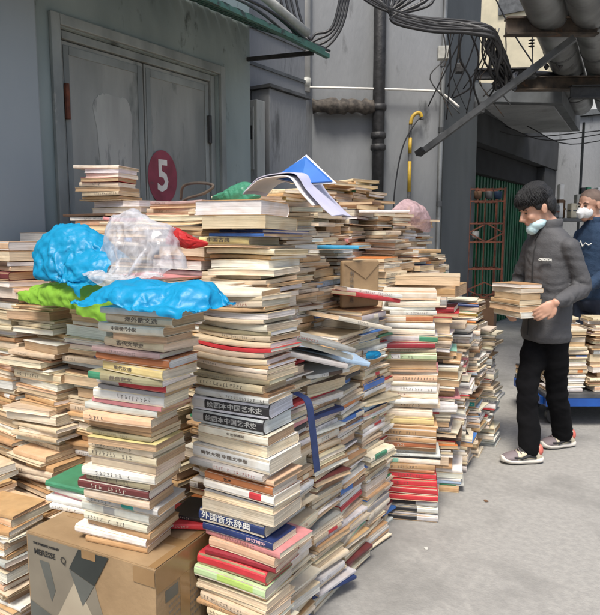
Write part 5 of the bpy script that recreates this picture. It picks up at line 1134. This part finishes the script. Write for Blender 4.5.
p1['root'].scale = (.962,)*3
O2 = P(2.46, 5.2, 0)
pose2 = dict(facing=(-.72, -.70), spine=[(.0, .0, .92), (0, .0, 1.06), (.0, 0, 1.30), (.0, 0, 1.44), (-.01, -.01, 1.52)], head=(-.055, -.035, 1.655), head_dir=(-.62, -.78, -.12), hair='buzz', full_mask=True, head_scale=1.05,
    arms=[dict(pts=[(.11, -.13, 1.405), (.17, -.22, 1.16), (-.04, -.30, .99)], palm_dir=(-.8, -.3, -.3), palm_normal=(.1, -.2, -1), curl=1.2), dict(pts=[(-.115, .12, 1.405), (-.20, .10, 1.16), (-.24, -.10, .99)], palm_dir=(-.5, -.6, -.2), palm_normal=(.1, -.2, -1), curl=1.2)],
    legs=[dict(pts=[(-.06, .05, .87), (-.06, .02, .48), (-.06, .03, .10)]), dict(pts=[(.07, -.05, .87), (.07, .03, .48), (.08, .06, .10)])],
    jacket=[((0, 0, .86), .155, .12), ((0, 0, .90), .172, .135), ((0, 0, 1.05), .172, .13), ((0, 0, 1.26), .19, .13), ((0, 0, 1.38), .194, .12), ((0, 0, 1.44), .176, .106), ((0, 0, 1.485), .128, .09), ((-.008, -.005, 1.51), .08, .074), ((-.01, -.01, 1.53), .066, .066)],
    pelvis=[((0, 0, .78), .11, .095), ((0, 0, .85), .160, .118), ((0, 0, .95), .160, .115), ((0, 0, 1.0), .14, .10)])
M['buzz'] = mat('shaved_scalp', (.20, .14, .11), (.15, .105, .085), 30, rough=.7)
p2 = person(O2[:2], 'man in a navy sweater and white mask standing behind the blue cart', pose2, dict(top=M['navy'], mask=M['mask_white'], buzz=M['buzz']))
trousers(p2, pose2, M['denim'])
shoe(p2, p2['w']((-.03, .06, 0)), p2['w']((-.17, -.16, 0)), None); shoe(p2, p2['w']((.11, .09, 0)), p2['w']((-.03, -.13, 0)), None)
FA, SA = p2['FA'], p2['SA']; ch = p2['w']((0, 0, 1.335))+FA*.142
mb = MB(); zz = [(-.085, -.01), (-.055, .012), (-.035, -.014), (-.01, .026), (.015, -.02), (.04, .012), (.07, -.006), (.09, .008)]
mb.tube([ch+SA*a+Vector((0, 0, b_))-FA*(a*a*2.2) for a, b_ in zz], .005, 6); mb.obj('chest_emblem', M['white_ink'], p2['jk'], smooth=True).data.transform(p2['inv'])

# ------------------------------------------------------------------ blue cart
ct = empty('hand_cart', P(2.35, 4.75, 0), 'blue flatbed hand cart loaded with stacks of books', 'cart')
def ctb(mb, nm, m, par=None, sm=False): return mb.obj(nm, M[m], par or ct, smooth=sm, world=True)
mb = MB(); mb.bar(P(1.80, 4.76, .243), P(3.05, 4.76, .243), .66, .03); ctb(mb, 'platform', 'steel')
mb = MB()
for a, b_ in (((1.80, 4.44), (3.05, 4.44)), ((1.80, 5.08), (3.05, 5.08)), ((1.80, 4.475), (1.80, 5.045)), ((3.05, 4.475), (3.05, 5.045))): mb.bar(P(*a, .198), P(*b_, .198), .045, .056)
ctb(mb, 'frame', 'cart_blue')
for s in (1.92, 2.93):
    for d in (4.55, 4.97):
        mb = MB(); c = Vector(P(s, d, .068)); mb.tube([c-fw*.02, c+fw*.02], .066, 20); wh = ctb(mb, 'wheel', 'rubber', sm=False)
        mb = MB(); mb.tube([c-fw*.024, c+fw*.024], .03, 12); ctb(mb, 'hub', 'steel', wh)
        mb = MB(); mb.bar(c-fw*.03+Vector((0, 0, 0)), c-fw*.03+Vector((0, 0, .10)), .03, .004); mb.bar(c+fw*.03, c+fw*.03+Vector((0, 0, .10)), .03, .004); ctb(mb, 'fork', 'steel')
mb = MB(); mb.tube([P(2.22, 5.07, .26), P(2.22, 5.07, .98), P(2.95, 5.07, .98), P(2.95, 5.07, .26)], .016, 10); ctb(mb, 'handle', 'galv', sm=True)
